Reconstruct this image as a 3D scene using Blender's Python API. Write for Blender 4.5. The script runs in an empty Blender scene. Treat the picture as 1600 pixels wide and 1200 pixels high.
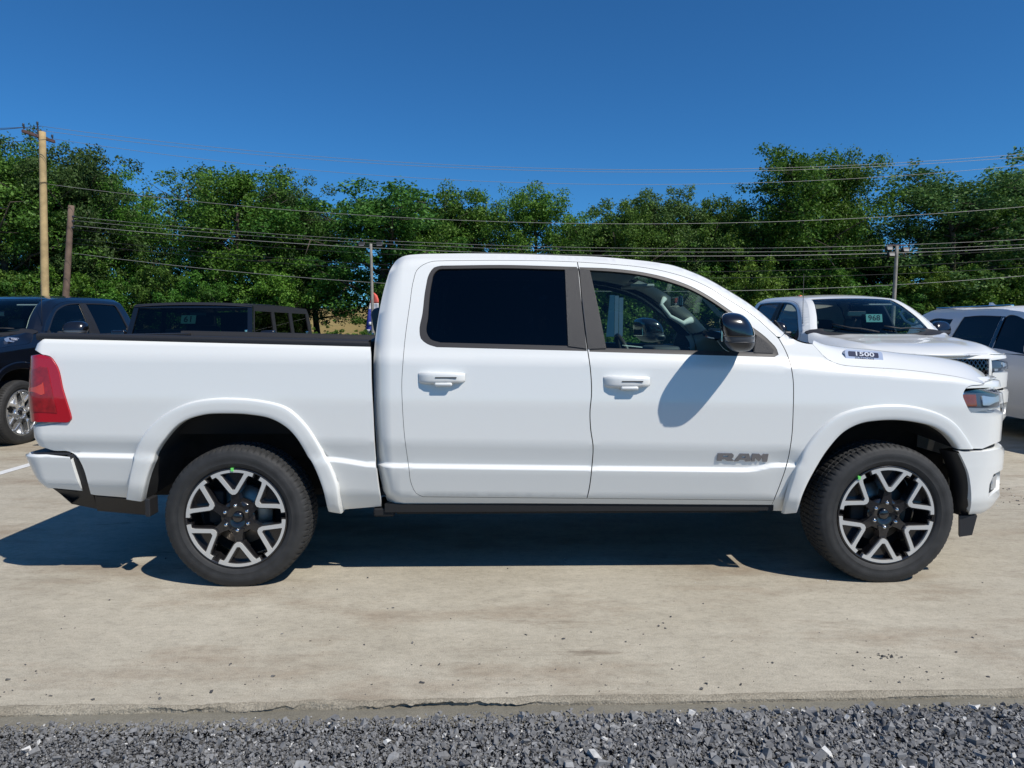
import bpy, bmesh, math, random
import numpy as np
from mathutils import Vector, Matrix
from mathutils.geometry import delaunay_2d_cdt

random.seed(7); RNG = np.random.default_rng(7)
SC = bpy.context.scene
COL = SC.collection
PI = math.pi; R = math.radians

# ------------------------------------------------------------------ camera
FPX = 1080.0; HOR = 510.0; CAMH = 1.488
PITCH = math.atan((600 - HOR) / FPX)
cd = bpy.data.cameras.new('camera'); cam = bpy.data.objects.new('camera', cd); COL.objects.link(cam)
cd.sensor_fit = 'HORIZONTAL'; cd.sensor_width = 36.0; cd.lens = FPX / 1600 * 36
cd.clip_start = 0.05; cd.clip_end = 3000
cam.location = (0, 0, CAMH); cam.rotation_euler = (PI / 2 - PITCH, 0, 0)
SC.camera = cam
SC.render.resolution_x = 1024; SC.render.resolution_y = 768

# ------------------------------------------------------------------ light
TO_SUN = Vector((0.48, -0.41, 0.775)).normalized()
SUN_EL = math.asin(TO_SUN.z)
W = bpy.data.worlds.new('World'); SC.world = W; W.use_nodes = True
nt = W.node_tree; bg = nt.nodes['Background']
sky = nt.nodes.new('ShaderNodeTexSky'); sky.sky_type = 'NISHITA'; sky.sun_disc = False
sky.sun_elevation = SUN_EL; sky.sun_rotation = math.atan2(TO_SUN.x, TO_SUN.y)
sky.altitude = 1500; sky.air_density = 1.0; sky.dust_density = 0.1; sky.ozone_density = 5.0
stint = nt.nodes.new('ShaderNodeMix'); stint.data_type = 'RGBA'; stint.blend_type = 'MULTIPLY'; stint.inputs[0].default_value = 1.0
stint.inputs[7].default_value = (0.30, 0.77, 1.08, 1)                  # deep clear blue of the whole sky
nt.links.new(sky.outputs[0], stint.inputs[6]); nt.links.new(stint.outputs[2], bg.inputs[0]); bg.inputs[1].default_value = 0.10
sd = bpy.data.lights.new('sun', 'SUN'); sun = bpy.data.objects.new('sun', sd); COL.objects.link(sun)
sd.energy = 4.4; sd.angle = R(0.53); sd.color = (1.0, 0.95, 0.87)
sun.rotation_euler = TO_SUN.to_track_quat('Z', 'Y').to_euler(); sun.location = (5, -5, 12)
vs = SC.view_settings; vs.view_transform = 'Standard'; vs.look = 'None'; vs.gamma = 1.0; vs.use_curve_mapping = False
vs.exposure = 0.0

# ------------------------------------------------------------------ materials
def _n(nt, t, **kw):
    n = nt.nodes.new(t)
    for k, v in kw.items(): setattr(n, k, v)
    return n

def pmat(name, col, rough=0.5, metal=0.0, coat=0.0, coat_rough=0.03, spec=0.5, noise=0.0, nscale=8.0, bump=0.0, bscale=60.0, emis=None):
    m = bpy.data.materials.new(name); m.use_nodes = True
    t = m.node_tree; p = t.nodes['Principled BSDF']
    p.inputs['Base Color'].default_value = (*col, 1); p.inputs['Roughness'].default_value = rough
    p.inputs['Metallic'].default_value = metal; p.inputs['Coat Weight'].default_value = coat
    p.inputs['Coat Roughness'].default_value = coat_rough; p.inputs['Specular IOR Level'].default_value = spec
    if noise or bump:
        tc = _n(t, 'ShaderNodeTexCoord')
    if noise:
        nz = _n(t, 'ShaderNodeTexNoise'); nz.inputs['Scale'].default_value = nscale; nz.inputs['Detail'].default_value = 6
        t.links.new(tc.outputs['Object'], nz.inputs['Vector'])
        r = _n(t, 'ShaderNodeValToRGB')
        r.color_ramp.elements[0].position = 0.3; r.color_ramp.elements[1].position = 0.7
        r.color_ramp.elements[0].color = (*[c * (1 - noise) for c in col], 1); r.color_ramp.elements[1].color = (*[min(1, c * (1 + noise)) for c in col], 1)
        t.links.new(nz.outputs[0], r.inputs[0]); t.links.new(r.outputs[0], p.inputs['Base Color'])
    if bump:
        nb = _n(t, 'ShaderNodeTexNoise'); nb.inputs['Scale'].default_value = bscale; nb.inputs['Detail'].default_value = 4
        t.links.new(tc.outputs['Object'], nb.inputs['Vector'])
        b = _n(t, 'ShaderNodeBump'); b.inputs['Strength'].default_value = bump; b.inputs['Distance'].default_value = 0.01
        t.links.new(nb.outputs[0], b.inputs['Height']); t.links.new(b.outputs[0], p.inputs['Normal'])
    return m

def glassmat(name, tint, ior=1.5, rough=0.0):
    m = bpy.data.materials.new(name); m.use_nodes = True; t = m.node_tree
    t.nodes.remove(t.nodes['Principled BSDF']); out = t.nodes['Material Output']
    tr = _n(t, 'ShaderNodeBsdfTransparent'); tr.inputs[0].default_value = (*tint, 1)
    gl = _n(t, 'ShaderNodeBsdfGlossy'); gl.inputs['Roughness'].default_value = rough
    fr = _n(t, 'ShaderNodeFresnel'); ge = _n(t, 'ShaderNodeNewGeometry')
    mr = _n(t, 'ShaderNodeMapRange'); mr.inputs['To Min'].default_value = ior; mr.inputs['To Max'].default_value = 1 / ior
    t.links.new(ge.outputs['Backfacing'], mr.inputs[0]); t.links.new(mr.outputs[0], fr.inputs[0])
    mx = _n(t, 'ShaderNodeMixShader')
    t.links.new(fr.outputs[0], mx.inputs[0]); t.links.new(tr.outputs[0], mx.inputs[1]); t.links.new(gl.outputs[0], mx.inputs[2])
    t.links.new(mx.outputs[0], out.inputs[0])
    return m

M = {}
M['white'] = pmat('white_paint', (0.80, 0.80, 0.765), 0.32, 0, 0.85, 0.02, 0.35)
M['navy'] = pmat('navy_paint', (0.005, 0.007, 0.013), 0.3, 0.2, 1.0, 0.02)
M['black_paint'] = pmat('black_paint', (0.006, 0.007, 0.009), 0.3, 0.0, 1.0, 0.03)
M['silver_paint'] = pmat('silver_paint', (0.74, 0.745, 0.75), 0.4, 0.0, 0.4, 0.03)
M['edge_shade'] = pmat('painted_edge_shade', (0.02, 0.02, 0.022), 0.8)  # body-coloured panel flanges painted dark: shut-line shade put into the colour
M['plastic'] = pmat('black_plastic', (0.018, 0.018, 0.020), 0.55, bump=0.15, bscale=300)
M['trim'] = pmat('grey_trim', (0.040, 0.036, 0.034), 0.45)
M['mirror_lower'] = pmat('mirror_lower_plastic', (0.045, 0.045, 0.048), 0.4)
M['pillar'] = pmat('pillar_trim', (0.020, 0.020, 0.022), 0.5, bump=0.3, bscale=500)
M['dark'] = pmat('dark_underbody', (0.010, 0.010, 0.011), 0.8)
M['liner'] = pmat('wheel_liner', (0.012, 0.012, 0.013), 0.9, noise=0.3, nscale=12)
M['gloss_black'] = pmat('gloss_black', (0.008, 0.008, 0.010), 0.2, 0, 1.0, 0.02)
M['chrome'] = pmat('chrome', (0.75, 0.76, 0.78), 0.08, 1.0)
M['machined'] = pmat('machined_alloy', (0.62, 0.61, 0.58), 0.42, 0.35)
M['rim_dark'] = pmat('rim_dark', (0.022, 0.021, 0.023), 0.25, 0.4, 0.8, 0.05)
M['steel'] = pmat('brake_steel', (0.35, 0.31, 0.27), 0.45, 0.8, noise=0.2, nscale=20)
M['rubber'] = pmat('rubber', (0.026, 0.026, 0.026), 0.72, noise=0.25, nscale=18, bump=0.12, bscale=120)
M['red_lens'] = pmat('red_lens', (0.44, 0.006, 0.016), 0.2, 0, 0.8, 0.02)
M['red_inner'] = pmat('red_inner_lens', (0.30, 0.008, 0.010), 0.3, 0, 0.8, 0.02, noise=0.3, nscale=40)
M['orange_lens'] = pmat('orange_lens', (0.62, 0.05, 0.02), 0.25, 0, 1.0, 0.02)
M['amber'] = pmat('amber_lens', (0.26, 0.062, 0.018), 0.3, 0, 1.0, 0.02, noise=0.2, nscale=40)
M['lamp_chrome'] = pmat('lamp_reflector', (0.60, 0.63, 0.66), 0.3, 0.6)
M['lens_blue'] = pmat('lamp_smoked', (0.10, 0.11, 0.125), 0.3, 0.3, 0.6, 0.05)
M['glass_front'] = glassmat('glass_clear_tint', (0.70, 0.86, 0.84), 1.5)
M['glass_wind'] = glassmat('glass_windshield', (0.72, 0.84, 0.83), 1.5)
M['glass_priv'] = glassmat('glass_privacy', (0.035, 0.038, 0.055), 1.5)
M['glass_lens'] = glassmat('lamp_lens', (0.92, 0.94, 0.96), 1.25)
M['seat'] = pmat('seat_leather', (0.06, 0.062, 0.066), 0.55, noise=0.2)
M['dash'] = pmat('dash_plastic', (0.035, 0.038, 0.044), 0.6)
M['beige'] = pmat('interior_beige', (0.62, 0.61, 0.54), 0.7)
M['headliner'] = pmat('headliner', (0.40, 0.41, 0.39), 0.9)
M['paper'] = pmat('paper', (0.86, 0.90, 0.88), 0.8)
M['paper2'] = pmat('paper_blue', (0.25, 0.45, 0.52), 0.8)
M['teal'] = pmat('teal_paper', (0.13, 0.36, 0.33), 0.8)
def papermat(name, col):
    m = bpy.data.materials.new(name); m.use_nodes = True; t = m.node_tree; p = t.nodes['Principled BSDF']; out = t.nodes['Material Output']
    p.inputs['Base Color'].default_value = (*col, 1); p.inputs['Roughness'].default_value = 0.8
    tr = _n(t, 'ShaderNodeBsdfTranslucent'); tr.inputs[0].default_value = (*col, 1); mx = _n(t, 'ShaderNodeMixShader'); mx.inputs[0].default_value = 0.6
    t.links.new(p.outputs[0], mx.inputs[1]); t.links.new(tr.outputs[0], mx.inputs[2]); t.links.new(mx.outputs[0], out.inputs[0]); return m
M['paper'] = papermat('paper_thin', (0.88, 0.92, 0.90)); M['paper2'] = papermat('paper_blue_thin', (0.30, 0.52, 0.60))
M['ink'] = pmat('ink', (0.02, 0.03, 0.03), 0.8)
M['green_dot'] = pmat('green_paint_mark', (0.18, 0.75, 0.15), 0.6)
M['badge_blue'] = pmat('badge_satin', (0.34, 0.40, 0.52), 0.3, 0.4)
M['badge_silver'] = pmat('badge_silver', (0.62, 0.64, 0.68), 0.3, 0.2)
M['badge_dark'] = pmat('badge_dark', (0.02, 0.025, 0.06), 0.3, 0.3)
M['badge_chrome'] = pmat('badge_chrome', (0.24, 0.24, 0.26), 0.2, 0.5)
M['orange_marker'] = pmat('orange_marker', (0.8, 0.12, 0.03), 0.4)

# ------------------------------------------------------------------ mesh helpers
def link(name, me, mat=None, parent=None):
    o = bpy.data.objects.new(name, me); COL.objects.link(o)
    if mat is not None and me is not None: me.materials.append(M[mat] if isinstance(mat, str) else mat)
    if parent is not None: o.parent = parent
    return o

def mk(name, V, Fc, mat, parent=None, smooth=False, normals=None):
    me = bpy.data.meshes.new(name)
    me.from_pydata([tuple(map(float, v)) for v in V], [], [tuple(map(int, f)) for f in Fc])
    if smooth: me.polygons.foreach_set('use_smooth', [True] * len(me.polygons))
    if normals is not None:
        me.normals_split_custom_set_from_vertices([tuple(map(float, n)) for n in normals])
    me.update()
    return link(name, me, mat, parent)

def tag(o, label, cat, group=None, kind=None):
    if label: o['label'] = label
    if cat: o['category'] = cat
    if group: o['group'] = group
    if kind: o['kind'] = kind
    return o

def empty(name, loc=(0, 0, 0), rz=0.0):
    o = bpy.data.objects.new(name, None); COL.objects.link(o)
    o.location = loc; o.rotation_euler = (0, 0, rz); o.empty_display_size = 0.2
    return o

def bm_obj(name, bm, mat, parent=None, smooth=False):
    me = bpy.data.meshes.new(name); bm.to_mesh(me); bm.free()
    if smooth: me.polygons.foreach_set('use_smooth', [True] * len(me.polygons))
    return link(name, me, mat, parent)

def add_box(bm, c, size, bevel=0.0, rot=None, seg=2):
    r = bmesh.ops.create_cube(bm, size=1.0)
    vs_ = r['verts']
    mt = Matrix.Diagonal((*size, 1))
    if rot is not None: mt = (rot.to_4x4() @ mt)
    mt = Matrix.Translation(c) @ mt
    bmesh.ops.transform(bm, matrix=mt, verts=vs_)
    if bevel:
        es = list({e for v in vs_ for e in v.link_edges})
        bmesh.ops.bevel(bm, geom=es, offset=bevel, segments=seg, affect='EDGES', profile=0.5)

def box(name, c, size, mat, parent=None, bevel=0.0, rot=None, seg=2, smooth=False):
    bm = bmesh.new(); add_box(bm, c, size, bevel, rot, seg)
    o = bm_obj(name, bm, mat, parent, smooth)
    if smooth: pass
    return o

def tube_data(path, rad, n=10, cap=True, closed=False):
    P = [Vector(p) for p in path]; k = len(P)
    rad = rad if hasattr(rad, '__len__') else [rad] * k
    V = []; Fc = []
    up = None
    for i in range(k):
        a = P[(i - 1) % k] if (closed or i > 0) else P[0]; b = P[(i + 1) % k] if (closed or i < k - 1) else P[-1]
        t = (b - a).normalized()
        if up is None:
            up = Vector((0, 0, 1)) if abs(t.z) < 0.9 else Vector((1, 0, 0))
        s = t.cross(up).normalized(); up = s.cross(t).normalized()
        for j in range(n):
            an = 2 * PI * j / n
            V.append(P[i] + (s * math.cos(an) + up * math.sin(an)) * rad[i])
    m_ = k if closed else k - 1
    for i in range(m_):
        for j in range(n):
            a = i * n + j; b = i * n + (j + 1) % n; c = ((i + 1) % k) * n + (j + 1) % n; d = ((i + 1) % k) * n + j
            Fc.append((a, b, c, d))
    if cap and not closed:
        Fc.append(tuple(range(n - 1, -1, -1))); Fc.append(tuple((k - 1) * n + j for j in range(n)))
    return V, Fc

def tube(name, path, rad, mat, parent=None, n=10, closed=False):
    V, Fc = tube_data(path, rad, n, True, closed)
    return mk(name, V, Fc, mat, parent, True)

def lathe(name, prof, mat, parent=None, n=48, closed=False, smooth=True):
    # profile (r, y), axis y
    V = []; Fc = []; k = len(prof)
    for j in range(n):
        a = 2 * PI * j / n
        for r, y in prof: V.append((r * math.cos(a), y, r * math.sin(a)))
    for j in range(n):
        for i in range(k if closed else k - 1):
            i2 = (i + 1) % k; j2 = (j + 1) % n
            Fc.append((j * k + i, j * k + i2, j2 * k + i2, j2 * k + i))
    return mk(name, V, Fc, mat, parent, smooth)

def grid(name, P, mat, parent=None, smooth=True, flip=False):
    nu = len(P); nv = len(P[0]); V = [p for row in P for p in row]; Fc = []
    for i in range(nu - 1):
        for j in range(nv - 1):
            f = (i * nv + j, i * nv + j + 1, (i + 1) * nv + j + 1, (i + 1) * nv + j)
            Fc.append(f[::-1] if flip else f)
    return mk(name, V, Fc, mat, parent, smooth)

def catmull(pts, step):
    P = [np.array(p, float) for p in pts]
    if len(P) == 2:
        n = max(1, int(np.linalg.norm(P[1] - P[0]) / step))
        return [P[0] + (P[1] - P[0]) * i / n for i in range(n)]
    out = []
    for i in range(len(P) - 1):
        p1, p2 = P[i], P[i + 1]
        p0 = P[i - 1] if i > 0 else 2 * p1 - p2
        p3 = P[i + 2] if i + 2 < len(P) else 2 * p2 - p1
        n = max(1, int(np.linalg.norm(p2 - p1) / step))
        # centripetal-ish tangents limited by segment length
        d1 = np.linalg.norm(p1 - p0) + 1e-9; d2 = np.linalg.norm(p2 - p1) + 1e-9; d3 = np.linalg.norm(p3 - p2) + 1e-9
        m1 = ((p2 - p1) / d2 * d1 + (p1 - p0) / d1 * d2) / (d1 + d2) * d2
        m2 = ((p3 - p2) / d3 * d2 + (p2 - p1) / d2 * d3) / (d2 + d3) * d2
        for k in range(n):
            t = k / n
            out.append((2*t**3-3*t**2+1)*p1 + (t**3-2*t**2+t)*m1 + (-2*t**3+3*t**2)*p2 + (t**3-t**2)*m2)
    return out

def segs(*ss, step=5.0):
    out = []
    for s in ss: out += catmull(s, step)
    return out

def inpoly(pts, poly):
    pts = np.asarray(pts, float).reshape(-1, 2)
    x, y = pts[:, 0], pts[:, 1]; n = len(poly); ins = np.zeros(len(pts), bool)
    px, py = poly[:, 0], poly[:, 1]
    j = n - 1
    for i in range(n):
        c = (py[i] > y) != (py[j] > y)
        if c.any():
            with np.errstate(divide='ignore', invalid='ignore'):
                xi = (px[j] - px[i]) * (y - py[i]) / (py[j] - py[i]) + px[i]
            ins ^= c & (x < xi)
        j = i
    return ins

def edge_dist(pts, poly):
    d = np.full(len(pts), 1e9)
    for i in range(len(poly)):
        a = poly[i]; b = poly[(i + 1) % len(poly)]; ab = b - a; L = (ab @ ab) + 1e-12
        t = np.clip(((pts - a) @ ab) / L, 0, 1)
        d = np.minimum(d, np.linalg.norm(pts - (a + t[:, None] * ab), axis=1))
    return d

def area2(p):
    return 0.5 * np.sum(p[:, 0] * np.roll(p[:, 1], -1) - np.roll(p[:, 0], -1) * p[:, 1])

def cdt(outer, holes, inner):
    V = [Vector(p) for p in outer]; E = [(i, (i + 1) % len(outer)) for i in range(len(outer))]
    for h in holes:
        b = len(V); V += [Vector(p) for p in h]; E += [(b + i, b + (i + 1) % len(h)) for i in range(len(h))]
    V += [Vector(p) for p in inner]
    vo, eo, fo, *_ = delaunay_2d_cdt(V, E, [], 0, 1e-6)
    vo = np.array([(v.x, v.y) for v in vo]); fo = np.array([f for f in fo if len(f) == 3])
    c = vo[fo].mean(1); k = inpoly(c, outer)
    for h in holes: k &= ~inpoly(c, h)
    return vo, fo[k]

def prism2d(outer, holes=()):
    """cap triangulation + boundary loops"""
    outer = np.array(outer, float); holes = [np.array(h, float) for h in holes]
    vo, fo = cdt(outer, holes, [])
    return vo, fo, [outer] + holes

def prism_y(name, outer, holes, y0, y1, mat, parent, bevel=0.0):
    """2D (u,v) -> (x,z), front face at y0 (towards -y), back edge at y1"""
    vo, fo, loops = prism2d(outer, holes)
    V = [(p[0], y0, p[1]) for p in vo]; Fc = []
    for f in fo:
        a, b, c = vo[f[0]], vo[f[1]], vo[f[2]]
        ccw = (b[0]-a[0])*(c[1]-a[1]) - (b[1]-a[1])*(c[0]-a[0]) > 0
        Fc.append(tuple(f) if ccw else tuple(f[::-1]))
    for li, lp in enumerate(loops):
        if (area2(lp) > 0) != (li == 0): lp = lp[::-1]
        b = len(V); n = len(lp)
        V += [(p[0], y0, p[1]) for p in lp] + [(p[0], y1, p[1]) for p in lp]
        for i in range(n):
            j = (i + 1) % n
            Fc.append((b + i, b + n + i, b + n + j, b + j))
    return mk(name, V, Fc, mat, parent)

def text_mesh(name, s, size, mat, parent, loc, rot, extrude=0.002, offset=0.0, xs=1.0, spacing=1.0, shear=0.0):
    cu = bpy.data.curves.new('t', 'FONT'); cu.body = s; cu.size = size; cu.extrude = extrude; cu.offset = offset
    cu.align_x = 'CENTER'; cu.align_y = 'CENTER'; cu.space_character = spacing; cu.shear = shear; cu.resolution_u = 3
    to = bpy.data.objects.new('t', cu); COL.objects.link(to)
    dg = bpy.context.evaluated_depsgraph_get(); dg.update()
    me = bpy.data.meshes.new_from_object(to.evaluated_get(dg)); me.name = name
    bpy.data.objects.remove(to); bpy.data.curves.remove(cu)
    me.transform(Matrix.Diagonal((xs, 1, 1, 1)))
    me.materials.clear()
    o = link(name, me, mat, parent); o.location = loc; o.rotation_euler = rot
    return o

# ------------------------------------------------------------------ picture -> place
CP, SP = math.cos(PITCH), math.sin(PITCH)
def ray(px, py):
    a = (px - 800) / FPX; b = (600 - py) / FPX
    return np.array([a, CP + b * SP, -SP + b * CP])
def at_depth(px, py, Y):
    r = ray(px, py); return Vector((r[0] * Y / r[1], Y, CAMH + r[2] * Y / r[1]))
def on_ground(px, py, z=0.0):
    r = ray(px, py); t = (z - CAMH) / r[2]; return Vector((r[0] * t, r[1] * t, z))

# ================================================================== GROUND
def ground_mat(name, c1, c2, stain=None, stain_amt=0.5, sx=1.0, sy=1.0, scale=0.7, speck=0.15, bump=0.25, rough=0.85, mid=0.14):
    m = bpy.data.materials.new(name); m.use_nodes = True; t = m.node_tree; p = t.nodes['Principled BSDF']
    p.inputs['Roughness'].default_value = rough; p.inputs['Specular IOR Level'].default_value = 0.25
    tc = _n(t, 'ShaderNodeTexCoord')
    def noise(sc, det, vec=None, rgh=0.55):
        z = _n(t, 'ShaderNodeTexNoise'); z.inputs['Scale'].default_value = sc; z.inputs['Detail'].default_value = det; z.inputs['Roughness'].default_value = rgh
        t.links.new(vec if vec is not None else tc.outputs['Object'], z.inputs['Vector']); return z.outputs[0]
    def mp(s):
        q = _n(t, 'ShaderNodeMapping'); q.inputs['Scale'].default_value = s; t.links.new(tc.outputs['Object'], q.inputs[0]); return q.outputs[0]
    def ramp(inp, p0, p1, a, b):
        r = _n(t, 'ShaderNodeValToRGB'); r.color_ramp.elements[0].position = p0; r.color_ramp.elements[1].position = p1
        r.color_ramp.elements[0].color = (*a, 1); r.color_ramp.elements[1].color = (*b, 1); t.links.new(inp, r.inputs[0]); return r.outputs[0]
    def mix(fac, a, b, mode='MIX', amt=None):
        x = _n(t, 'ShaderNodeMix', data_type='RGBA', blend_type=mode)
        if fac is None: x.inputs[0].default_value = amt
        else: t.links.new(fac, x.inputs[0])
        t.links.new(a, x.inputs[6])
        if isinstance(b, tuple): x.inputs[7].default_value = (*b, 1)
        else: t.links.new(b, x.inputs[7])
        return x.outputs[2]
    c = ramp(noise(scale, 8, mp((sx, sy, 1)), 0.62), 0.32, 0.68, c1, c2)
    if stain:
        f1 = ramp(noise(0.9, 10, mp((0.55, 1.5, 1)), 0.68), 0.50, 0.66, (0, 0, 0), (stain_amt,) * 3)
        c = mix(f1, c, stain)
        f2 = ramp(noise(3.2, 9, mp((0.35, 1.6, 1)), 0.75), 0.56, 0.66, (0, 0, 0), (stain_amt * 0.9,) * 3)
        f2b = mix(None, f2, ramp(noise(0.5, 2), 0.45, 0.6, (0, 0, 0), (1, 1, 1)), 'MULTIPLY', 1.0)
        c = mix(f2b, c, tuple(x * 0.62 for x in stain))
        f3 = ramp(noise(1.7, 6, mp((0.8, 1.2, 3)), 0.6), 0.58, 0.72, (0, 0, 0), (0.5, 0.5, 0.5))
        c = mix(f3, c, tuple(min(1, x * 1.12) for x in c2))
    md = ramp(noise(9, 10, mp((0.7, 1.3, 1)), 0.72), 0.30, 0.70, (1 - mid,) * 3, (1 + mid * 0.35,) * 3)
    c = mix(None, c, md, 'MULTIPLY', 1.0)
    md2 = ramp(noise(34, 6, mp((0.7, 1.2, 1)), 0.7), 0.36, 0.52, (1 - mid * 0.9,) * 3, (1.0,) * 3)
    c = mix(None, c, md2, 'MULTIPLY', 1.0)
    sp = ramp(noise(170, 3), 0.35, 0.65, (1 - speck,) * 3, (1 + 0,) * 3)
    c = mix(None, c, sp, 'MULTIPLY', 1.0)
    t.links.new(c, p.inputs['Base Color'])
    b = _n(t, 'ShaderNodeBump'); b.inputs['Strength'].default_value = bump; b.inputs['Distance'].default_value = 0.006
    ad = _n(t, 'ShaderNodeMath', operation='ADD')
    t.links.new(noise(14, 8, mp((0.6, 1.6, 1)), 0.7), ad.inputs[0]); t.links.new(noise(120, 3), ad.inputs[1])
    t.links.new(ad.outputs[0], b.inputs['Height']); t.links.new(b.outputs[0], p.inputs['Normal'])
    return m

M['concrete'] = ground_mat('concrete', (0.470, 0.420, 0.325), (0.600, 0.548, 0.440), (0.330, 0.255, 0.180), 0.80, speck=0.26, bump=0.4, mid=0.18)
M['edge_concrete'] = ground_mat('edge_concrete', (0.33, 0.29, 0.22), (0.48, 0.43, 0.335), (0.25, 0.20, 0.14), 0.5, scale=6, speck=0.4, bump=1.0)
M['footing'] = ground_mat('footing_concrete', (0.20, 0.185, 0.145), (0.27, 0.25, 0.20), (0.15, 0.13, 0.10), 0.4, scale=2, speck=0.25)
M['gravel_bed'] = ground_mat('gravel_bed', (0.11, 0.11, 0.112), (0.19, 0.188, 0.185), (0.22, 0.205, 0.175), 0.4, scale=5, speck=0.6, bump=1.0, mid=0.5)
M['field'] = ground_mat('dry_field', (0.30, 0.22, 0.08), (0.42, 0.32, 0.13), (0.12, 0.14, 0.03), 0.5, scale=0.25, speck=0.4, bump=0.6)
M['verge'] = ground_mat('verge', (0.06, 0.055, 0.035), (0.12, 0.11, 0.07), (0.05, 0.07, 0.02), 0.6, scale=0.4, speck=0.5, bump=0.8)
M['line_paint'] = pmat('line_paint', (0.70, 0.70, 0.68), 0.7, noise=0.12, nscale=14)

EA = on_ground(0, 1109); EB = on_ground(1600, 1080)         # front edge of the slab
edir = (EB - EA).normalized()
def edge_pt(x):                                             # point of the slab edge at world x
    t = (x - EA.x) / edir.x; return EA.y + edir.y * t

g = mk('ground', [(-600, -60, -0.034), (600, -60, -0.034), (600, 36, -0.075), (-600, 36, -0.075)], [(0, 1, 2, 3)], 'gravel_bed')
tag(g, None, None, kind='structure')
# land behind the lot: rises to a dry field beyond the trees
P = []
for y, z in ((36, -0.075), (40, 0.1), (46, 0.6), (54, 2.5), (64, 3.4), (120, 4.0), (400, 4.0), (1500, 0)):
    P.append([(x, y, z + (0.25 * math.sin(x * 0.13 + y) if 39 < y < 300 else 0)) for x in np.linspace(-900, 900, 91)])
g = grid('field', P, 'field'); tag(g, None, None, kind='structure')

# concrete slab with a broken front edge
xs = np.concatenate([np.linspace(-40, -5.01, 12), np.linspace(-5, 5, 900), np.linspace(5.01, 40, 12)])
def fbm(x, seed, f0=1.0, oct=6, g=0.6):
    r = np.random.default_rng(seed); v = np.zeros_like(x); a = 1.0
    for k in range(oct):
        f = f0 * 2 ** k; i = np.floor(x * f).astype(int); fr = x * f - i; fr = fr * fr * (3 - 2 * fr)
        tb = r.uniform(-1, 1, 4096); v += a * (tb[i % 4096] * (1 - fr) + tb[(i + 1) % 4096] * fr); a *= g
    return v
e = np.array([edge_pt(x) for x in xs])
crumb = np.clip((xs + 2.6) / 1.5, 0, 1) * np.clip((0.5 - xs) / 0.6, 0.25, 1)
crumb = np.maximum(crumb, 0.30)
n1 = fbm(xs, 1, 2.2, 8, 0.72) * 0.008 * crumb; n2 = fbm(xs, 2, 5, 7, 0.75) * 0.007 * crumb; n3 = fbm(xs, 3, 9, 6, 0.7) * 0.006 * crumb
n4 = fbm(xs, 4, 1.3, 4, 0.6)
over = np.clip(0.35 + 0.6 * n4, 0, 1) * np.clip(crumb * 1.4, 0.4, 1)
rows = [np.c_[xs, e - 0.010 + 0.022 * over + n3, np.full_like(xs, -0.060)],
        np.c_[xs, e - 0.008 + 0.020 * over + n2, -0.017 + n3 * 0.6],
        np.c_[xs, e - 0.004 + n1 + n2, -0.010 + n2 * 0.9],
        np.c_[xs, e + 0.006 + n1 + n3 * 0.6, -0.003 + np.minimum(0, n3 * 0.9)],
        np.c_[xs, e + 0.016 + n1 * 1.3, 0 * xs + np.minimum(0, n2 * 0.35)],
        np.c_[xs, e + 0.026 + n1 * 2.0, 0 * xs]]
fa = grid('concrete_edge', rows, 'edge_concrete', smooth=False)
pad = grid('concrete_pad', [rows[-1], np.c_[xs, e + 0.4, 0 * xs], np.c_[xs, 0 * xs + 26, 0 * xs]], 'concrete', smooth=False)
tag(pad, None, None, kind='structure'); fa.parent = pad
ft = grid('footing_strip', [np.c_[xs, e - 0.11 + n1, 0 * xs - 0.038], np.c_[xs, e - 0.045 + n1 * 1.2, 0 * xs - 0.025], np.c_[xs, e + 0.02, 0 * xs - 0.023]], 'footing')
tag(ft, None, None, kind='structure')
vg = mk('verge', [(-300, 26, -0.02), (300, 26, -0.02), (300, 40, 0.12), (-300, 40, 0.12)], [(0, 1, 2, 3)], 'verge'); tag(vg, None, None, kind='structure')
ln = mk('parking_line', [(-5.26, 6.0, 0.004), (-5.14, 6.0, 0.004), (-5.14, 13.6, 0.004), (-5.26, 13.6, 0.004)], [(0, 1, 2, 3)], 'line_paint')
tag(ln, 'white painted parking line on the concrete beside the navy pickup', 'parking line')

# gravel
def stones_mat(name, dark, light, white=0.05):
    m = bpy.data.materials.new(name); m.use_nodes = True; t = m.node_tree; p = t.nodes['Principled BSDF']
    p.inputs['Roughness'].default_value = 0.75; p.inputs['Specular IOR Level'].default_value = 0.35
    ge = _n(t, 'ShaderNodeNewGeometry'); r = _n(t, 'ShaderNodeValToRGB'); el = r.color_ramp.elements
    el[0].position = 0; el[0].color = (*dark, 1); el[1].position = 1 - white; el[1].color = (*light, 1)
    x = el.new(1 - white + 0.01); x.color = (0.62, 0.61, 0.58, 1)
    x = el.new(0.82); x.color = (*[(a + b) / 2 for a, b in zip(dark, light)], 1)
    t.links.new(ge.outputs['Random Per Island'], r.inputs[0])
    tc = _n(t, 'ShaderNodeTexCoord'); nz = _n(t, 'ShaderNodeTexNoise'); nz.inputs['Scale'].default_value = 90; nz.inputs['Detail'].default_value = 5
    t.links.new(tc.outputs['Object'], nz.inputs[0])
    mx = _n(t, 'ShaderNodeMix', data_type='RGBA', blend_type='OVERLAY'); mx.inputs[0].default_value = 0.45
    t.links.new(r.outputs[0], mx.inputs[6]); t.links.new(nz.outputs[0], mx.inputs[7]); t.links.new(mx.outputs[2], p.inputs['Base Color'])
    return m
M['stones'] = stones_mat('crushed_stone', (0.140, 0.140, 0.141), (0.30, 0.30, 0.297), 0.022)
M['pebble'] = stones_mat('loose_pebble', (0.05, 0.05, 0.052), (0.22, 0.21, 0.19), 0.02)
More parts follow.
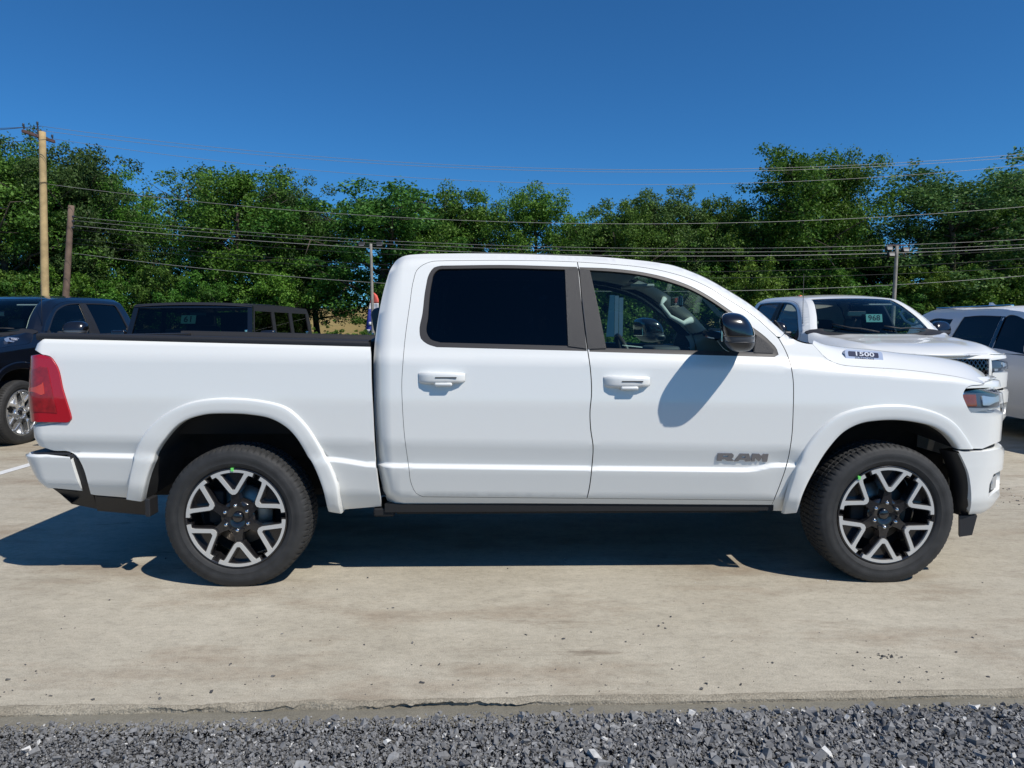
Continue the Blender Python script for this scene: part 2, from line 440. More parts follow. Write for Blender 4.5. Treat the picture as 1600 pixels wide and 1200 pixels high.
CUBE = np.array([(x, y, z) for x in (-1, 1) for y in (-1, 1) for z in (-1, 1)], float) * 0.5
CF = np.array([(0, 1, 3), (0, 3, 2), (4, 6, 7), (4, 7, 5), (0, 4, 5), (0, 5, 1), (2, 3, 7), (2, 7, 6), (0, 2, 6), (0, 6, 4), (1, 5, 7), (1, 7, 3)])
def rots(n, rng, tilt=0.5):
    q = rng.normal(size=(n, 4)); q[:, 1:3] *= tilt; q /= np.linalg.norm(q, axis=1)[:, None]
    w, x, y, z = q.T
    return np.stack([np.stack([1-2*(y*y+z*z), 2*(x*y-z*w), 2*(x*z+y*w)], -1), np.stack([2*(x*y+z*w), 1-2*(x*x+z*z), 2*(y*z-x*w)], -1),
                     np.stack([2*(x*z-y*w), 2*(y*z+x*w), 1-2*(x*x+y*y)], -1)], 1)
def stones(name, pos, size, mat, rng, tilt=0.5):
    n = len(pos)
    sc = size[:, None] * np.stack([rng.uniform(0.8, 1.5, n), rng.uniform(0.6, 1.1, n), rng.uniform(0.28, 0.75, n)], 1)
    V = CUBE[None] + rng.uniform(-0.28, 0.28, (n, 8, 3)); V *= sc[:, None, :]
    V = np.einsum('nij,nkj->nki', rots(n, rng, tilt), V) + pos[:, None, :]
    Fc = (CF[None] + 8 * np.arange(n)[:, None, None]).reshape(-1, 3)
    me = bpy.data.meshes.new(name); me.vertices.add(n * 8); me.vertices.foreach_set('co', V.reshape(-1).astype(np.float32))
    me.loops.add(len(Fc) * 3); me.loops.foreach_set('vertex_index', Fc.reshape(-1).astype(np.int32))
    me.polygons.add(len(Fc)); me.polygons.foreach_set('loop_start', np.arange(0, len(Fc) * 3, 3, dtype=np.int32))
    me.update(calc_edges=True); me.validate(); me.polygons.foreach_set('use_smooth', [False] * len(me.polygons))
    return link(name, me, mat)
rg = np.random.default_rng(11)
def scatter(n, x0, x1, y0, off):
    x = rg.uniform(x0, x1, n); e_ = EA.y + edir.y * (x - EA.x) / edir.x - off
    y = e_ - rg.uniform(0, 1, n) * (e_ - y0); return x, y
xa_, ya_ = scatter(92000, -3.1, 3.1, 1.7, 0.03)
xb_, yb_ = scatter(30000, -7, 7, 0.2, 0.045)
X_ = np.r_[xa_, xb_]; Y_ = np.r_[ya_, yb_]
ne = Y_ - (EA.y + edir.y * (X_ - EA.x) / edir.x)           # negative distance from slab edge
coarse = np.clip(0.45 + 0.35 * np.sin(X_ * 1.1 + 0.3) + 0.25 * np.clip(-ne * 2, 0, 1), 0.25, 1.0)
sz = np.clip(rg.lognormal(-5.20, 0.55, len(X_)) * (0.5 + 0.75 * coarse), 0.0025, 0.032)
edge_thin = (ne > -0.06) & (rg.uniform(size=len(X_)) < 0.45 + (ne + 0.06) * 16)
keep = ~edge_thin
X_, Y_, sz, ne = X_[keep], Y_[keep], sz[keep], ne[keep]
Z_ = -0.031 + sz * 0.15 + rg.uniform(0, 0.014, len(X_)) * np.clip(-ne * 5, 0, 1)
gs = stones('gravel', np.c_[X_, Y_, Z_], sz, 'stones', rg)
tag(gs, 'loose dark grey crushed stone along the front of the slab', 'gravel', kind='stuff')
# pebbles lying on the slab
n = 480
u = rg.uniform(-1, 1, n); X_ = u * 4.2 + 0.9; e_ = EA.y + edir.y * (X_ - EA.x) / edir.x
Y_ = e_ + 0.05 + rg.exponential(0.45, n)
ok = Y_ < 8; X_ = X_[ok]; Y_ = Y_[ok]
xc = np.r_[X_, rg.normal(1.72, 0.06, 30), rg.normal(4.4, 0.35, 200)]; yc = np.r_[Y_, rg.normal(3.02, 0.02, 30), rg.normal(6.0, 0.25, 200)]
sz = np.clip(rg.lognormal(-5.45, 0.5, len(xc)), 0.0025, 0.012); sz[-200:] = np.clip(sz[-200:] * 1.2, 0.003, 0.02)
pb = stones('loose_pebbles', np.c_[xc, yc, sz * 0.22], sz, 'pebble', rg, 0.2)
tag(pb, 'small dark stone chips scattered over the concrete slab', 'pebbles', kind='stuff')

# ================================================================== PICKUP
# local frame: x forward from the rear axle, y inward from the passenger-side tyre face, z up
T0 = np.array([-1.540, 3.862]); YAW = R(1.0)
cy, sy = math.cos(YAW), math.sin(YAW)
TW = 2.0                                                    # body width
def w2l(v): d = np.array([v[0], v[1]]) - T0; return np.array([d[0]*cy + d[1]*sy, -d[0]*sy + d[1]*cy])
CL = w2l((0, 0))                                            # camera in local plan
def lray(px, py):
    r = ray(px, py); return np.array([r[0]*cy + r[1]*sy, -r[0]*sy + r[1]*cy, r[2]])
def tl(px, py, yin):                                        # meet the plane y = yin
    r = lray(px, py); t = (yin - CL[1]) / r[1]
    return CL[0] + r[0]*t, CAMH + r[2]*t

XR = -1.195; RC = 0.10; XA = 4.00; XN = 4.645; NEXP = 3.0
# plan of one half of the body: tailgate centre -> corner -> side -> nose centre
pl = [(XR, y) for y in np.arange(1.0, RC, -0.01)]
pl += [(XR + RC - RC*math.cos(a), RC - RC*math.sin(a)) for a in np.linspace(0, PI/2, 40)]
i_side = len(pl)
pl += [(x, 0.0) for x in np.arange(XR + RC + 0.01, XA, 0.01)]
for a in np.linspace(0, PI/2, 400):
    pl.append((XA + (XN-XA) * math.sin(a)**(2/NEXP), 1.0 - math.cos(a)**(2/NEXP)))
pl = np.array(pl)
d = np.r_[0, np.cumsum(np.linalg.norm(np.diff(pl, axis=0), axis=1))]
keepi = np.r_[True, np.diff(d) > 1e-7]; pl = pl[keepi]; d = d[keepi]
i0 = np.argmin(np.abs(pl[:, 0]) + np.abs(pl[:, 1]) * 10); PS = d - d[i0] + pl[i0, 0]
ss_ = np.arange(PS[0], PS[-1], 0.004)
PX = np.interp(ss_, PS, pl[:, 0]); PY = np.interp(ss_, PS, pl[:, 1])
tx = np.gradient(PX); ty = np.gradient(PY); tn = np.hypot(tx, ty); NX = ty / tn; NY = -tx / tn     # outward
kk = np.ones(9) / 9
NXs = np.convolve(np.pad(NX, 4, 'edge'), kk, 'valid'); NYs = np.convolve(np.pad(NY, 4, 'edge'), kk, 'valid'); q_ = np.hypot(NXs, NYs); NX = NXs/q_; NY = NYs/q_
S_TAIL = float(np.interp(0, [0], [0])) ; S_TAIL = float(ss_[np.argmin(np.abs(PX - XR) + np.abs(PY - 0.14) * 1.0)])
S_HL = float(ss_[np.argmin(np.where(PX > XA, np.abs(PY - 0.40), 9))])
S_NOSE = float(ss_[-1]); S_REAR = float(ss_[0])
def plan(s): return np.interp(s, ss_, PX), np.interp(s, ss_, PY), np.interp(s, ss_, NX), np.interp(s, ss_, NY)

def pxline(pts):
    A = np.array([tl(a, b, 0.02) for a, b in pts]); return A
LN = {
 'L0': pxline([(60,529),(300,534),(580,541),(660,543),(920,549),(1215,558),(1300,566),(1402,576),(1487,584),(1535,592)]),
 'L1': pxline([(60,556),(300,559),(600,562),(920,567),(1150,572),(1240,576),(1300,580),(1402,586),(1487,592),(1535,599)]),
 'LM': pxline([(60,622),(1540,634)]),
 'L2': pxline([(60,684),(600,690),(925,695),(1240,700),(1540,703)]),
 'L4': pxline([(60,711),(120,712),(210,714),(519,719),(540,721.5),(575,727.5),(640,729.5),(925,733),(1165,735.5),(1178,734.5),(1208,728),(1245,727.5),(1540,728)]),
 'L5': pxline([(60,756),(220,760),(540,772),(640,776),(1210,780),(1540,783)]),
 'L6': pxline([(60,780),(220,782),(540,796),(612,796),(1200,799),(1540,802)]),
}
def zl(k, s): A = LN[k]; return np.interp(s, A[:, 0], A[:, 1])
ROOF_PX = [(612,411),(620,404),(630,400),(650,397.5),(685,396.5),(810,397),(885,399.5),(930,401),(980,405),(1017,409),(1055,416),(1080,425),(1105,436),(1130,450),(1180,482),(1225,521)]
CR_PX = [(612,411),(609,422),(600,452),(592,490),(586,532),(584,560),(584,595),(586,667),(588,690),(590,727),(594,745),(604,780),(612,794)]
S_STEP_END = tl(1245, 730, 0.02)[0]
S_FEN = tl(1217, 540, 0.1)[0]; S_BEDF = tl(581, 600, 0.02)[0]

def O0(s, z):
    s = np.asarray(s, float); z = np.asarray(z, float)
    A = np.clip((S_STEP_END + 0.03 - s) / 0.06, 0, 1) * STEP
    z0, z1, zm, z2, z4, z5, z6 = (zl(k, s) for k in ('L0', 'L1', 'LM', 'L2', 'L4', 'L5', 'L6'))
    fen = np.clip((s - S_FEN) / 0.25, 0, 1)
    K = [(z0, 0.055 + 0.012 * fen), (z1, 0.020 + 0 * s), (zm, 0 * s), (z2, 0.004 + 0 * s), (z4 + 0.012, 0.006 + 0.034 * A), (z4 - 0.003, 0.006 + 0.004 * A), (z5, 0.014 + 0.040 * A), (z6, 0.040 + 0.065 * A)]
    dd = np.maximum(z - z0, 0)
    off = K[0][1] + 0.34 * dd + 0.20 * dd * dd
    for (za, oa), (zb, ob) in zip(K[:-1], K[1:]):
        t = np.clip((za - z) / np.maximum(za - zb, 1e-4), 0, 1)
        off = np.where(z < za, oa + (ob - oa) * t, off)
    off = np.where(z < z6, K[-1][1] + (z6 - z) * 0.8, off)
    return off
REGION = 'cab'; STEP = 1.0
def smooth_line(px, add):                                   # silhouette pixels -> (x, z) on the rounded edge of the body
    out = []
    for a, b in catmull(px, 2.0) + [np.array(px[-1], float)]:
        y_ = 0.2
        for _ in range(6): x, z = tl(a, b, y_); y_ = float(O0(x, z)) + add
        out.append((x, z))
    d_ = np.array(out); k_ = np.ones(9) / 9
    e_ = np.c_[np.convolve(np.pad(d_[:, 0], 4, 'edge'), k_, 'valid'), np.convolve(np.pad(d_[:, 1], 4, 'edge'), k_, 'valid')]
    e_[:4] = d_[:4]; e_[-4:] = d_[-4:]; return e_
ZR = smooth_line(ROOF_PX, 0.075); CRL = smooth_line(CR_PX, 0.07)[::-1]
ZR = ZR[np.r_[True, np.diff(np.maximum.accumulate(ZR[:, 0])) > 1e-6]]
def O(s, z):
    off = (O0(s, z) * 2 + O0(s, z + 0.004) + O0(s, z - 0.004) + O0(s, z + 0.008) * .5 + O0(s, z - 0.008) * .5) / 5
    s = np.asarray(s, float); z = np.asarray(z, float)
    # rounding into the roof and pillars
    ec = s - np.interp(z, CRL[:, 1], CRL[:, 0])
    incab = (REGION == 'cab') & (s > S_BEDF - 0.2) & (s < ZR[-1, 0] + 0.02)
    e = np.interp(s, ZR[:, 0], ZR[:, 1]) - z
    off = off + np.where(incab & (z > 1.30), 0.075 * np.clip((0.075 - e) / 0.075, 0, 1) ** 2, 0)
    off = off + np.where(incab & (s < S_BEDF + 0.6), 0.07 * np.clip((0.10 - ec) / 0.10, 0, 1) ** 2.2, 0)
    # bed edge towards the rail
    bed = (REGION == 'bed') & (s < S_BEDF + 0.2)
    z0 = zl('L0', s)
    off = off + np.where(bed, 0.02 * np.clip((z - z0 + 0.03) / 0.03, 0, 1) ** 2, 0)
    return off
def surf(s, z, extra=0.0):
    x, y, nx, ny = plan(s); o = O(s, z) + extra
    return np.stack([x - nx * o, y - ny * o, np.asarray(z, float) + 0 * np.asarray(s, float)], -1)
def surfn(s, z, extra=0.0):
    h = 0.003
    du = surf(s + h, z, extra) - surf(s - h, z, extra); dv = surf(s, z + h, extra) - surf(s, z - h, extra)
    n = np.cross(du, dv); n /= np.linalg.norm(n, axis=-1)[..., None] + 1e-12
    x, y, nx, ny = plan(s); dt = n[..., 0] * nx + n[..., 1] * ny
    return np.where((dt < 0)[..., None], -n, n)
def q(px, py, extra=0.0):
    r = lray(px, py); x, z = tl(px, py, 0.05)
    c = np.arange(max(x - 0.45, S_REAR), min(x + 0.75, S_NOSE), 0.004)
    c = c[(c > S_REAR + 0.5)]
    rn = math.hypot(r[0], r[1])
    zc = np.full_like(c, z)
    for _ in range(3):
        P_ = surf(c, zc, extra); dx = P_[:, 0] - CL[0]; dy = P_[:, 1] - CL[1]
        t = (dx * r[0] + dy * r[1]) / rn / rn; zc = CAMH + r[2] * t
    cr = (dx * r[1] - dy * r[0]) / rn
    i = np.nonzero((cr[:-1] * cr[1:] <= 0) & (np.abs(cr[:-1]) < 0.08))[0]
    if len(i):
        j = i[np.argmin(t[i])]; f = cr[j] / (cr[j] - cr[j + 1] + 1e-12)
        return np.array([c[j] + (c[j+1] - c[j]) * f, zc[j] + (zc[j+1] - zc[j]) * f])
    j = np.argmin(np.abs(cr)); return np.array([c[j], zc[j]])
def Q(pts, extra=0.0):
    return np.array([q(a, b, extra) for a, b in pts])
def q3(px, py, extra=0.0): s, z = q(px, py, extra); return Vector(surf(s, z, extra))

def shrink(poly, dist):
    p = np.array(poly); sgn = 1 if area2(p) > 0 else -1
    t1 = p - np.roll(p, 1, 0); t2 = np.roll(p, -1, 0) - p
    def nn(t): l = np.linalg.norm(t, axis=1)[:, None] + 1e-9; t = t / l; return np.c_[-t[:, 1], t[:, 0]] * sgn
    n = nn(t1) + nn(t2); n /= np.maximum(np.linalg.norm(n, axis=1), 0.5)[:, None]
    return p + n * dist
def dedupe(p, tol=0.0015):
    p = np.array(p); out = [p[0]]
    for v in p[1:]:
        if np.linalg.norm(v - out[-1]) > tol: out.append(v)
    if np.linalg.norm(out[0] - out[-1]) < tol: out.pop()
    return np.array(out)

LKEYS = ['L0', 'L1', 'LM', 'L2', 'L4', 'L5', 'L6']
def panel(name, outer, holes, mat, parent, extra=0.0, flange=0.022, ds=0.045, post=None, both=True, dz=0.035, label=None, edge_shade=False):
    outer = dedupe(outer); holes = [dedupe(h) for h in holes]
    lo = outer.min(0); hi = outer.max(0)
    S = np.arange(lo[0] + ds * 0.5, hi[0], ds)
    S = np.unique(np.r_[S, np.arange(max(lo[0], XA), hi[0], 0.02), np.arange(lo[0], min(hi[0], XR + RC + 0.02), 0.012)])
    pts = []
    for s in S:
        ks = [float(zl(k, s)) for k in LKEYS]
        zz = [hi[1] + 0.0] + [ks[0], ks[1], ks[2], ks[3], ks[4] + 0.022, ks[4] + 0.014, ks[4] + 0.005, ks[4] - 0.004, ks[4] - 0.012, ks[5], ks[6]] + [lo[1]]
        for a, b in zip(zz[:-1], zz[1:]):
            if a - b < 1e-4: continue
            n_ = max(1, int(math.ceil((a - b) / dz)))
            for k in range(n_): pts.append((s, a + (b - a) * k / n_))
    pts = np.array(pts, float).reshape(-1, 2)
    k = inpoly(pts, outer)
    for h in holes: k &= ~inpoly(pts, h)
    pts = pts[k]
    if len(pts):
        dm = edge_dist(pts, outer)
        for h in holes: dm = np.minimum(dm, edge_dist(pts, h))
        pts = pts[dm > 0.006]
    vo, fo = cdt(outer, holes, pts)
    V = surf(vo[:, 0], vo[:, 1], extra); N = surfn(vo[:, 0], vo[:, 1], extra)
    Fc = []
    fn = np.cross(V[fo[:, 1]] - V[fo[:, 0]], V[fo[:, 2]] - V[fo[:, 0]]); flip = (fn * N[fo].mean(1)).sum(1) < 0
    fo = np.where(flip[:, None], fo[:, ::-1], fo)
    Fc = [tuple(f) for f in fo]; n_face = len(Fc)
    V = list(V); N = list(N)
    if flange:
        for li, lp in enumerate([outer] + holes):
            if (area2(lp) > 0) != (li == 0): lp = lp[::-1]
            n_ = len(lp); A = surf(lp[:, 0], lp[:, 1], extra); nn = surfn(lp[:, 0], lp[:, 1], extra); B = A - nn * flange
            tg = np.roll(A, -1, 0) - np.roll(A, 1, 0); tg /= np.linalg.norm(tg, axis=1)[:, None] + 1e-9
            on = np.cross(tg, nn)
            b = len(V); V += list(A) + list(B); N += list(on * 0.8 + nn * 0.2) + list(on)
            for i in range(n_):
                j = (i + 1) % n_; f = (b + i, b + n_ + i, b + n_ + j, b + j)
                fnv = np.cross(V[f[1]] - V[f[0]], V[f[2]] - V[f[0]])
                Fc.append(f if fnv @ on[i] > 0 else f[::-1])
    V = np.array(V); N = np.array(N); N /= np.linalg.norm(N, axis=1)[:, None] + 1e-9
    if post is not None: V = post(V)
    o = mk(name, V, Fc, mat, parent, True, N)
    def shade_edges(o):
        if edge_shade:
            o.data.materials.append(M['edge_shade']); mi = np.zeros(len(Fc), np.int32); mi[n_face:] = 1; o.data.polygons.foreach_set('material_index', mi)
    shade_edges(o)
    if label: o['label'] = label
    if not both: return o
    V2 = V.copy(); V2[:, 1] = TW - V2[:, 1]; N2 = N.copy(); N2[:, 1] *= -1
    o2 = mk(name, V2, [f[::-1] for f in Fc], mat, parent, True, N2); shade_edges(o2)
    return o, o2

truck = empty('pickup_truck', (T0[0], T0[1], 0), YAW)
tag(truck, 'white crew cab pickup truck standing side on at the front of the lot', 'pickup truck')

def rear_wrap(a, lim=0.03):                                 # outline points on the rear silhouette go round the corner
    a = np.array(a); a[a[:, 0] < XR + RC * 0.35 + lim * 0, 0] = S_TAIL; return a
def mir(o):                                                 # far-side twin of a one-off mesh part
    me = o.data.copy(); me.transform(Matrix.Diagonal((1, -1, 1, 1))); me.transform(Matrix.Translation((0, TW, 0))); me.flip_normals()
    o2 = bpy.data.objects.new(o.name.split('.')[0], me); COL.objects.link(o2); o2.parent = o.parent
    return o2

# --- wheel arches
RF_OUT = [(204,776),(206,745),(210,720),(225,679),(255,649),(292.5,630),(337,622),(375,622),(412,626),(450,637),(476,660),(499,694),(517,727),(532,765),(540,795)]
RF_IN = [(229,780),(232.5,750),(240,724),(259,686),(285,660),(319,648),(356,646),(394,648),(424,654),(450,669),(472.5,696),(491,727),(506,761),(516,795)]
FF_OUT = [(1218,799),(1227,770.6),(1243,728.6),(1259,697),(1285,665.6),(1311,647),(1337.5,638),(1364,633.6),(1390,632),(1416,633),(1442.5,638),(1469,647),(1490,660),(1505.5,679),(1518.6,701)]
FF_IN = [(1243,799.5),(1256,765),(1272,734),(1293,701),(1319,673.5),(1343,661.7),(1371.6,657),(1403,656.4),(1432,660),(1458,667),(1479,681),(1490,694),(1495,701)]
def resamp(p, n):
    p = np.array(catmull(p, 3.0) + [np.array(p[-1], float)]); d_ = np.r_[0, np.cumsum(np.linalg.norm(np.diff(p, axis=0), axis=1))]
    t = np.linspace(0, d_[-1], n); return np.c_[np.interp(t, d_, p[:, 0]), np.interp(t, d_, p[:, 1])]
ARCH = {}
for nm, po, pi_ in (('rear', RF_OUT, RF_IN), ('front', FF_OUT, FF_IN)):
    n = 72; A = Q(resamp(po, n)); B = Q(resamp(pi_, n)); ARCH[nm] = (A, B)
    STEP = 0.35
    rows = []
    for t, off in ((-0.03, 0.012), (0.0, -0.004), (0.035, -0.012), (0.08, -0.0165), (0.14, -0.018), (0.4, -0.0185), (0.7, -0.0175), (0.92, -0.016), (0.97, -0.013), (1.0, -0.005)):
        C = A + (B - A) * t; rows.append(surf(C[:, 0], C[:, 1], off))
    last = rows[-1].copy(); last[:, 1] += 0.006; rows.append(last); last = rows[-1].copy(); last[:, 1] += 0.035; rows.append(last); STEP = 1.0
    o = grid('wheel_arch_flare', rows, 'white', truck, True); 
    if nm == 'x': pass
    mir(o)
    # black liner
    r0 = rows[-1].copy(); r1 = r0.copy(); r1[:, 1] = 0.50; c0 = r0.copy(); c0[:, 1] += 0.004
    mid = np.array([[*(r1.mean(0))]]); r2 = np.repeat(mid, n, 0); r2[:, 1] = 0.50; r2[:, 2] = 0.45
    # inflate the liner so that the tyre clears it
    ctr = np.array([r0[:, 0].mean(), 0, 0.45]); r1i = r1.copy(); r1i[:, 2] = np.maximum(r1i[:, 2], 0.4) + 0.03
    o = grid('wheel_liner', [c0, r1i, r2], 'liner', truck, True); mir(o)
def arch_mid(nm, t=0.35): A, B = ARCH[nm]; return A + (B - A) * t

# --- bed side
REGION = 'bed'
o_top = Q(segs([(67,529),(300,535),(579,542)]))
o_right = Q(segs([(579,542),(580,600),(582,640),(587,724),(592,765),(596,791)]))
o_bot = Q(segs([(596,791),(536,796)]))
o_bl = Q(segs([(216,779),(143,773)], [(142,772),(126,722),(119,711),(108,705.5),(85,704),(73,701)]))
zz_ = lambda px, py: q(px, py)[1]
rear_low = np.array([(S_TAIL, zz_(75, 697)), (S_TAIL, zz_(75, 664))])
TL_PX = segs([(66,553.5),(79,557),(88,568),(100,610),(111,645)], [(111,645),(112.5,655),(105,662.5)], step=3)
tl_ = Q(TL_PX)
tl_bot = np.array([(S_TAIL, zz_(75, 662.5))]); tl_top = np.array([(S_TAIL, zz_(66, 554))])
tail_loop = np.r_[tl_top, tl_, tl_bot]
bed_outer = np.r_[o_top, o_right, o_bot, arch_mid('rear')[::-1], o_bl, rear_low, tl_bot, tl_[::-1], tl_top, np.array([(S_TAIL, zz_(66, 545)), (XR + 0.02, zz_(66, 537)), (XR + 0.06, zz_(66, 531))])]
panel('bed_side', bed_outer, [], 'white', truck)
panel('tail_light', shrink(tail_loop, 0.002), [], 'red_lens', truck, extra=-0.010, flange=0.03, dz=0.02)
ti = np.r_[np.array([(S_TAIL + 0.01, zz_(70, 572))]), Q([(66, 572), (76, 574), (84, 612), (91, 645)]), np.array([(S_TAIL + 0.01, zz_(70, 646))])]
panel('tail_light_inner', ti, [], 'red_inner', truck, extra=-0.0125, flange=0.004, dz=0.02)
ti = np.r_[np.array([(S_TAIL + 0.02, zz_(70, 600))]), Q([(67, 600), (69.5, 597), (72, 615), (67, 617)]), np.array([(S_TAIL + 0.02, zz_(70, 620))])]
panel('reverse_lamp', ti, [], 'orange_lens', truck, extra=-0.0145, flange=0.004, dz=0.02)

# --- doors and cab
REGION = 'cab'
B_LINE = [(902,409),(904,420),(910,480),(917.5,542),(922.5,577),(924,620),(922,640),(923,671),(926.6,697),(925,727),(919,771),(917,779)]
RD_LEFT = [(661,776.5),(650,771),(643,758),(638,727),(632,684),(628.7,640),(627.5,595),(629,570),(632.5,530),(640,475),(646,437),(651,422),(660,414),(672,409),(697,407)]
RD_TOP = [(697,407),(785,406.5),(860,407.5),(902,409)]
FD_TOP = [(902,409),(955,412.5),(1005,417.5),(1042,424.5),(1080,436),(1105,447.5),(1130,462.5),(1180,495),(1217,529)]
FD_FRONT = [(1217,529),(1226,545),(1234,565),(1239,590),(1240,620),(1239.5,640),(1237,684),(1229,727),(1220,754),(1209,782)]
qB = Q(segs(B_LINE)); qRL = Q(segs(RD_LEFT)); qRT = Q(segs(RD_TOP)); qFT = Q(segs(FD_TOP)); qFF = Q(segs(FD_FRONT))
qRb = Q(segs([(917,779),(661,776.5)])); qFb = Q(segs([(1209,782),(917,779)])); pBb = Q([(917, 779)])
rd = np.r_[qRL, qRT, qB, qRb]; fd = np.r_[qFT, qFF, qFb, np.r_[qB, pBb][::-1]]
RW_OUT = segs([(682.5,542.5),(667.5,537.5),(657.5,529),(655.5,518),(660,490),(665,450),(671,427),(678,418),(690,415)], [(690,415),(785,414),(901.5,417)], [(901.5,417),(910,485),(917,548.6)], [(917,548.6),(682.5,542.5)])
FW_OUT = segs([(905,417.5),(955,419.5),(1005,425.5),(1042.5,434),(1080,447.5),(1105,461),(1130,477.5),(1167.5,505),(1202.5,532.5),(1214,546),(1216.5,554),(1210,558)], [(1210,558),(921,549.5)], [(921,549.5),(913,485),(905,417.5)])
rw = Q(RW_OUT); fw = Q(FW_OUT)
GAP = 0.0028
rdoor, rdoor2 = panel('rear_door', shrink(rd, GAP), [rw], 'white', truck, edge_shade=True)
fdoor, fdoor2 = panel('front_door', shrink(fd, GAP), [fw], 'white', truck, edge_shade=True)
ROOFQ = ZR[3::3]; REARQ = CRL[::3]
qAP = Q(segs([(1225,521),(1217,529)], step=3)); qSill = Q(segs([(1209,782),(1201,797.5)], [(1201,797.5),(900,796),(612,794)]))
cabf = np.r_[REARQ, ROOFQ, qAP, qFT[::-1], qRT[::-1], qRL[::-1], qRb[::-1], qFb[::-1], qSill]
panel('cab_frame', cabf, [], 'white', truck, flange=0.03, edge_shade=True)
# window surrounds, glass
RG = segs([(688,535.8),(672,530),(666.5,521),(668,495),(674,440),(677,428),(684,421),(700,419.3)], [(700,419.3),(785,418.3),(882.5,420.5)], [(882.5,420.5),(887.5,541)], [(887.5,541),(688,535.8)], step=4)
FG = segs([(921,421.5),(955,423.5),(1005,429.5),(1042,438.5),(1080,452),(1105,465.5),(1130,482),(1165,509),(1182,523)], [(1182,523),(1178,551)], [(1178,551),(947,544.5)], [(947,544.5),(934,480),(921,421.5)], step=4)
rgq = Q(RG); fgq = Q(FG)
rp = Q(segs([(882.5,420.5),(890,419),(903.3,419)], [(903.3,419),(909.3,480),(916.8,545)], [(916.8,545),(887.5,541)], [(887.5,541),(882.5,420.5)], step=6))
fp = Q(segs([(904.8,419.5),(921,421.5)], [(921,421.5),(934,480),(947,544.5)], [(947,544.5),(918.4,545.5)], [(918.4,545.5),(910.8,480),(904.8,419.5)], step=6))
sail = Q(segs([(1182,523),(1198,535),(1209,547)], [(1209,547),(1208,552)], [(1208,552),(1178,551)], [(1178,551),(1182,523)], step=4))
def pm(*a, parent=None, **k):                               # a door detail on both sides, under each door
    o, o2 = panel(*a, parent[0], **k); o2.parent = parent[1]; return o, o2
D1 = (rdoor, rdoor2); D2 = (fdoor, fdoor2)
pm('window_frame', shrink(rw, 0.001), [np.array(shrink(rgq, 0.002))], 'trim', parent=D1, extra=0.002, flange=0.02)
pm('window_glass', shrink(rgq, -0.004), [], 'glass_priv', parent=D1, extra=0.014, flange=0, ds=0.08, dz=0.05)
pm('pillar_trim', shrink(rp, 0.001), [], 'pillar', parent=D1, extra=-0.004, flange=0.012, ds=0.06, dz=0.06)
pm('window_frame', shrink(fw, 0.001), [np.array(shrink(fgq, 0.002))], 'trim', parent=D2, extra=0.002, flange=0.02)
pm('window_glass', shrink(fgq, -0.004), [], 'glass_front', parent=D2, extra=0.014, flange=0, ds=0.08, dz=0.05)
pm('pillar_trim', shrink(fp, 0.001), [], 'pillar', parent=D2, extra=-0.004, flange=0.012, ds=0.06, dz=0.06)
pm('mirror_sail', shrink(sail, 0.0005), [], 'pillar', parent=D2, extra=-0.002, flange=0.012, ds=0.03, dz=0.03)
# dark inner shell of the doors (below the belt) closes the shut lines
inner = np.r_[Q(segs([(592,560),(594,700),(606,780),(618,793)])), Q(segs([(618,793),(1203,796)])), Q(segs([(1203,796),(1235,690),(1236,600),(1218,560)])), Q(segs([(1218,560),(917,551),(668,545),(592,545)]))]
panel('door_inner', inner, [], 'dark', truck, extra=0.03, flange=0.0, ds=0.12, dz=0.1)
jb = Q(segs([(899,412),(906,412),(922,548),(914,548)], step=400))
jb = Q([(897,411),(910,411.5),(916,470),(926,548),(910,548),(903,470)])
panel('pillar_inner', jb, [], 'dark', truck, extra=0.024, flange=0.05, ds=0.1, dz=0.08)
# seal behind the roof-side shut line
sl = np.r_[Q(segs([(640,520),(643,500),(652,450),(660,424),(672,414),(697,411.5),(902,413.5),(1005,422),(1080,441),(1130,468),(1212,530)])), Q(segs([(1212,530),(1206,531),(1130,474),(1080,445),(1005,424.5),(902,415.5),(697,413.5),(676,416),(664,426),(655,455),(646,520)][::1]))]
panel('door_seal', sl, [], 'dark', truck, extra=0.022, flange=0.0, ds=0.1, dz=0.05)
c_in = Q(segs([(640,520),(622,520),(622,560),(640,560)], step=50))

# --- front fender
SEAM = [(1270,537.5),(1277,545),(1284,553),(1297,563.5),(1314,569.5),(1340,572.5),(1402,576.5),(1460,583),(1510,591.5),(1538,599.5)]
HL_L = [(1538,601),(1528,602),(1517,603),(1510,606.5),(1506.5,612),(1505,618),(1508,627),(1515,641),(1520,648)]
qSe = Q(segs(SEAM)); qHL = Q(segs(HL_L, step=3))
zh_b = zz_(1535, 649); zf_b = zz_(1535, 701.5)
fb = np.array([(S_HL, zh_b), (S_HL, zf_b)])
fen = np.r_[Q(segs([(1225,521),(1236,527),(1247,533),(1260,536.5),(1270,537.5)])), qSe, qHL, fb, Q([(1535, 701.5), (1512, 701.5)]), arch_mid('front')[::-1], Q(segs([(1225,799),(1201,798)])), qSill[:3][::-1], qFF[::-1], qAP[::-1]]
panel('front_fender', shrink(fen, 0.002), [], 'white', truck, edge_shade=True)
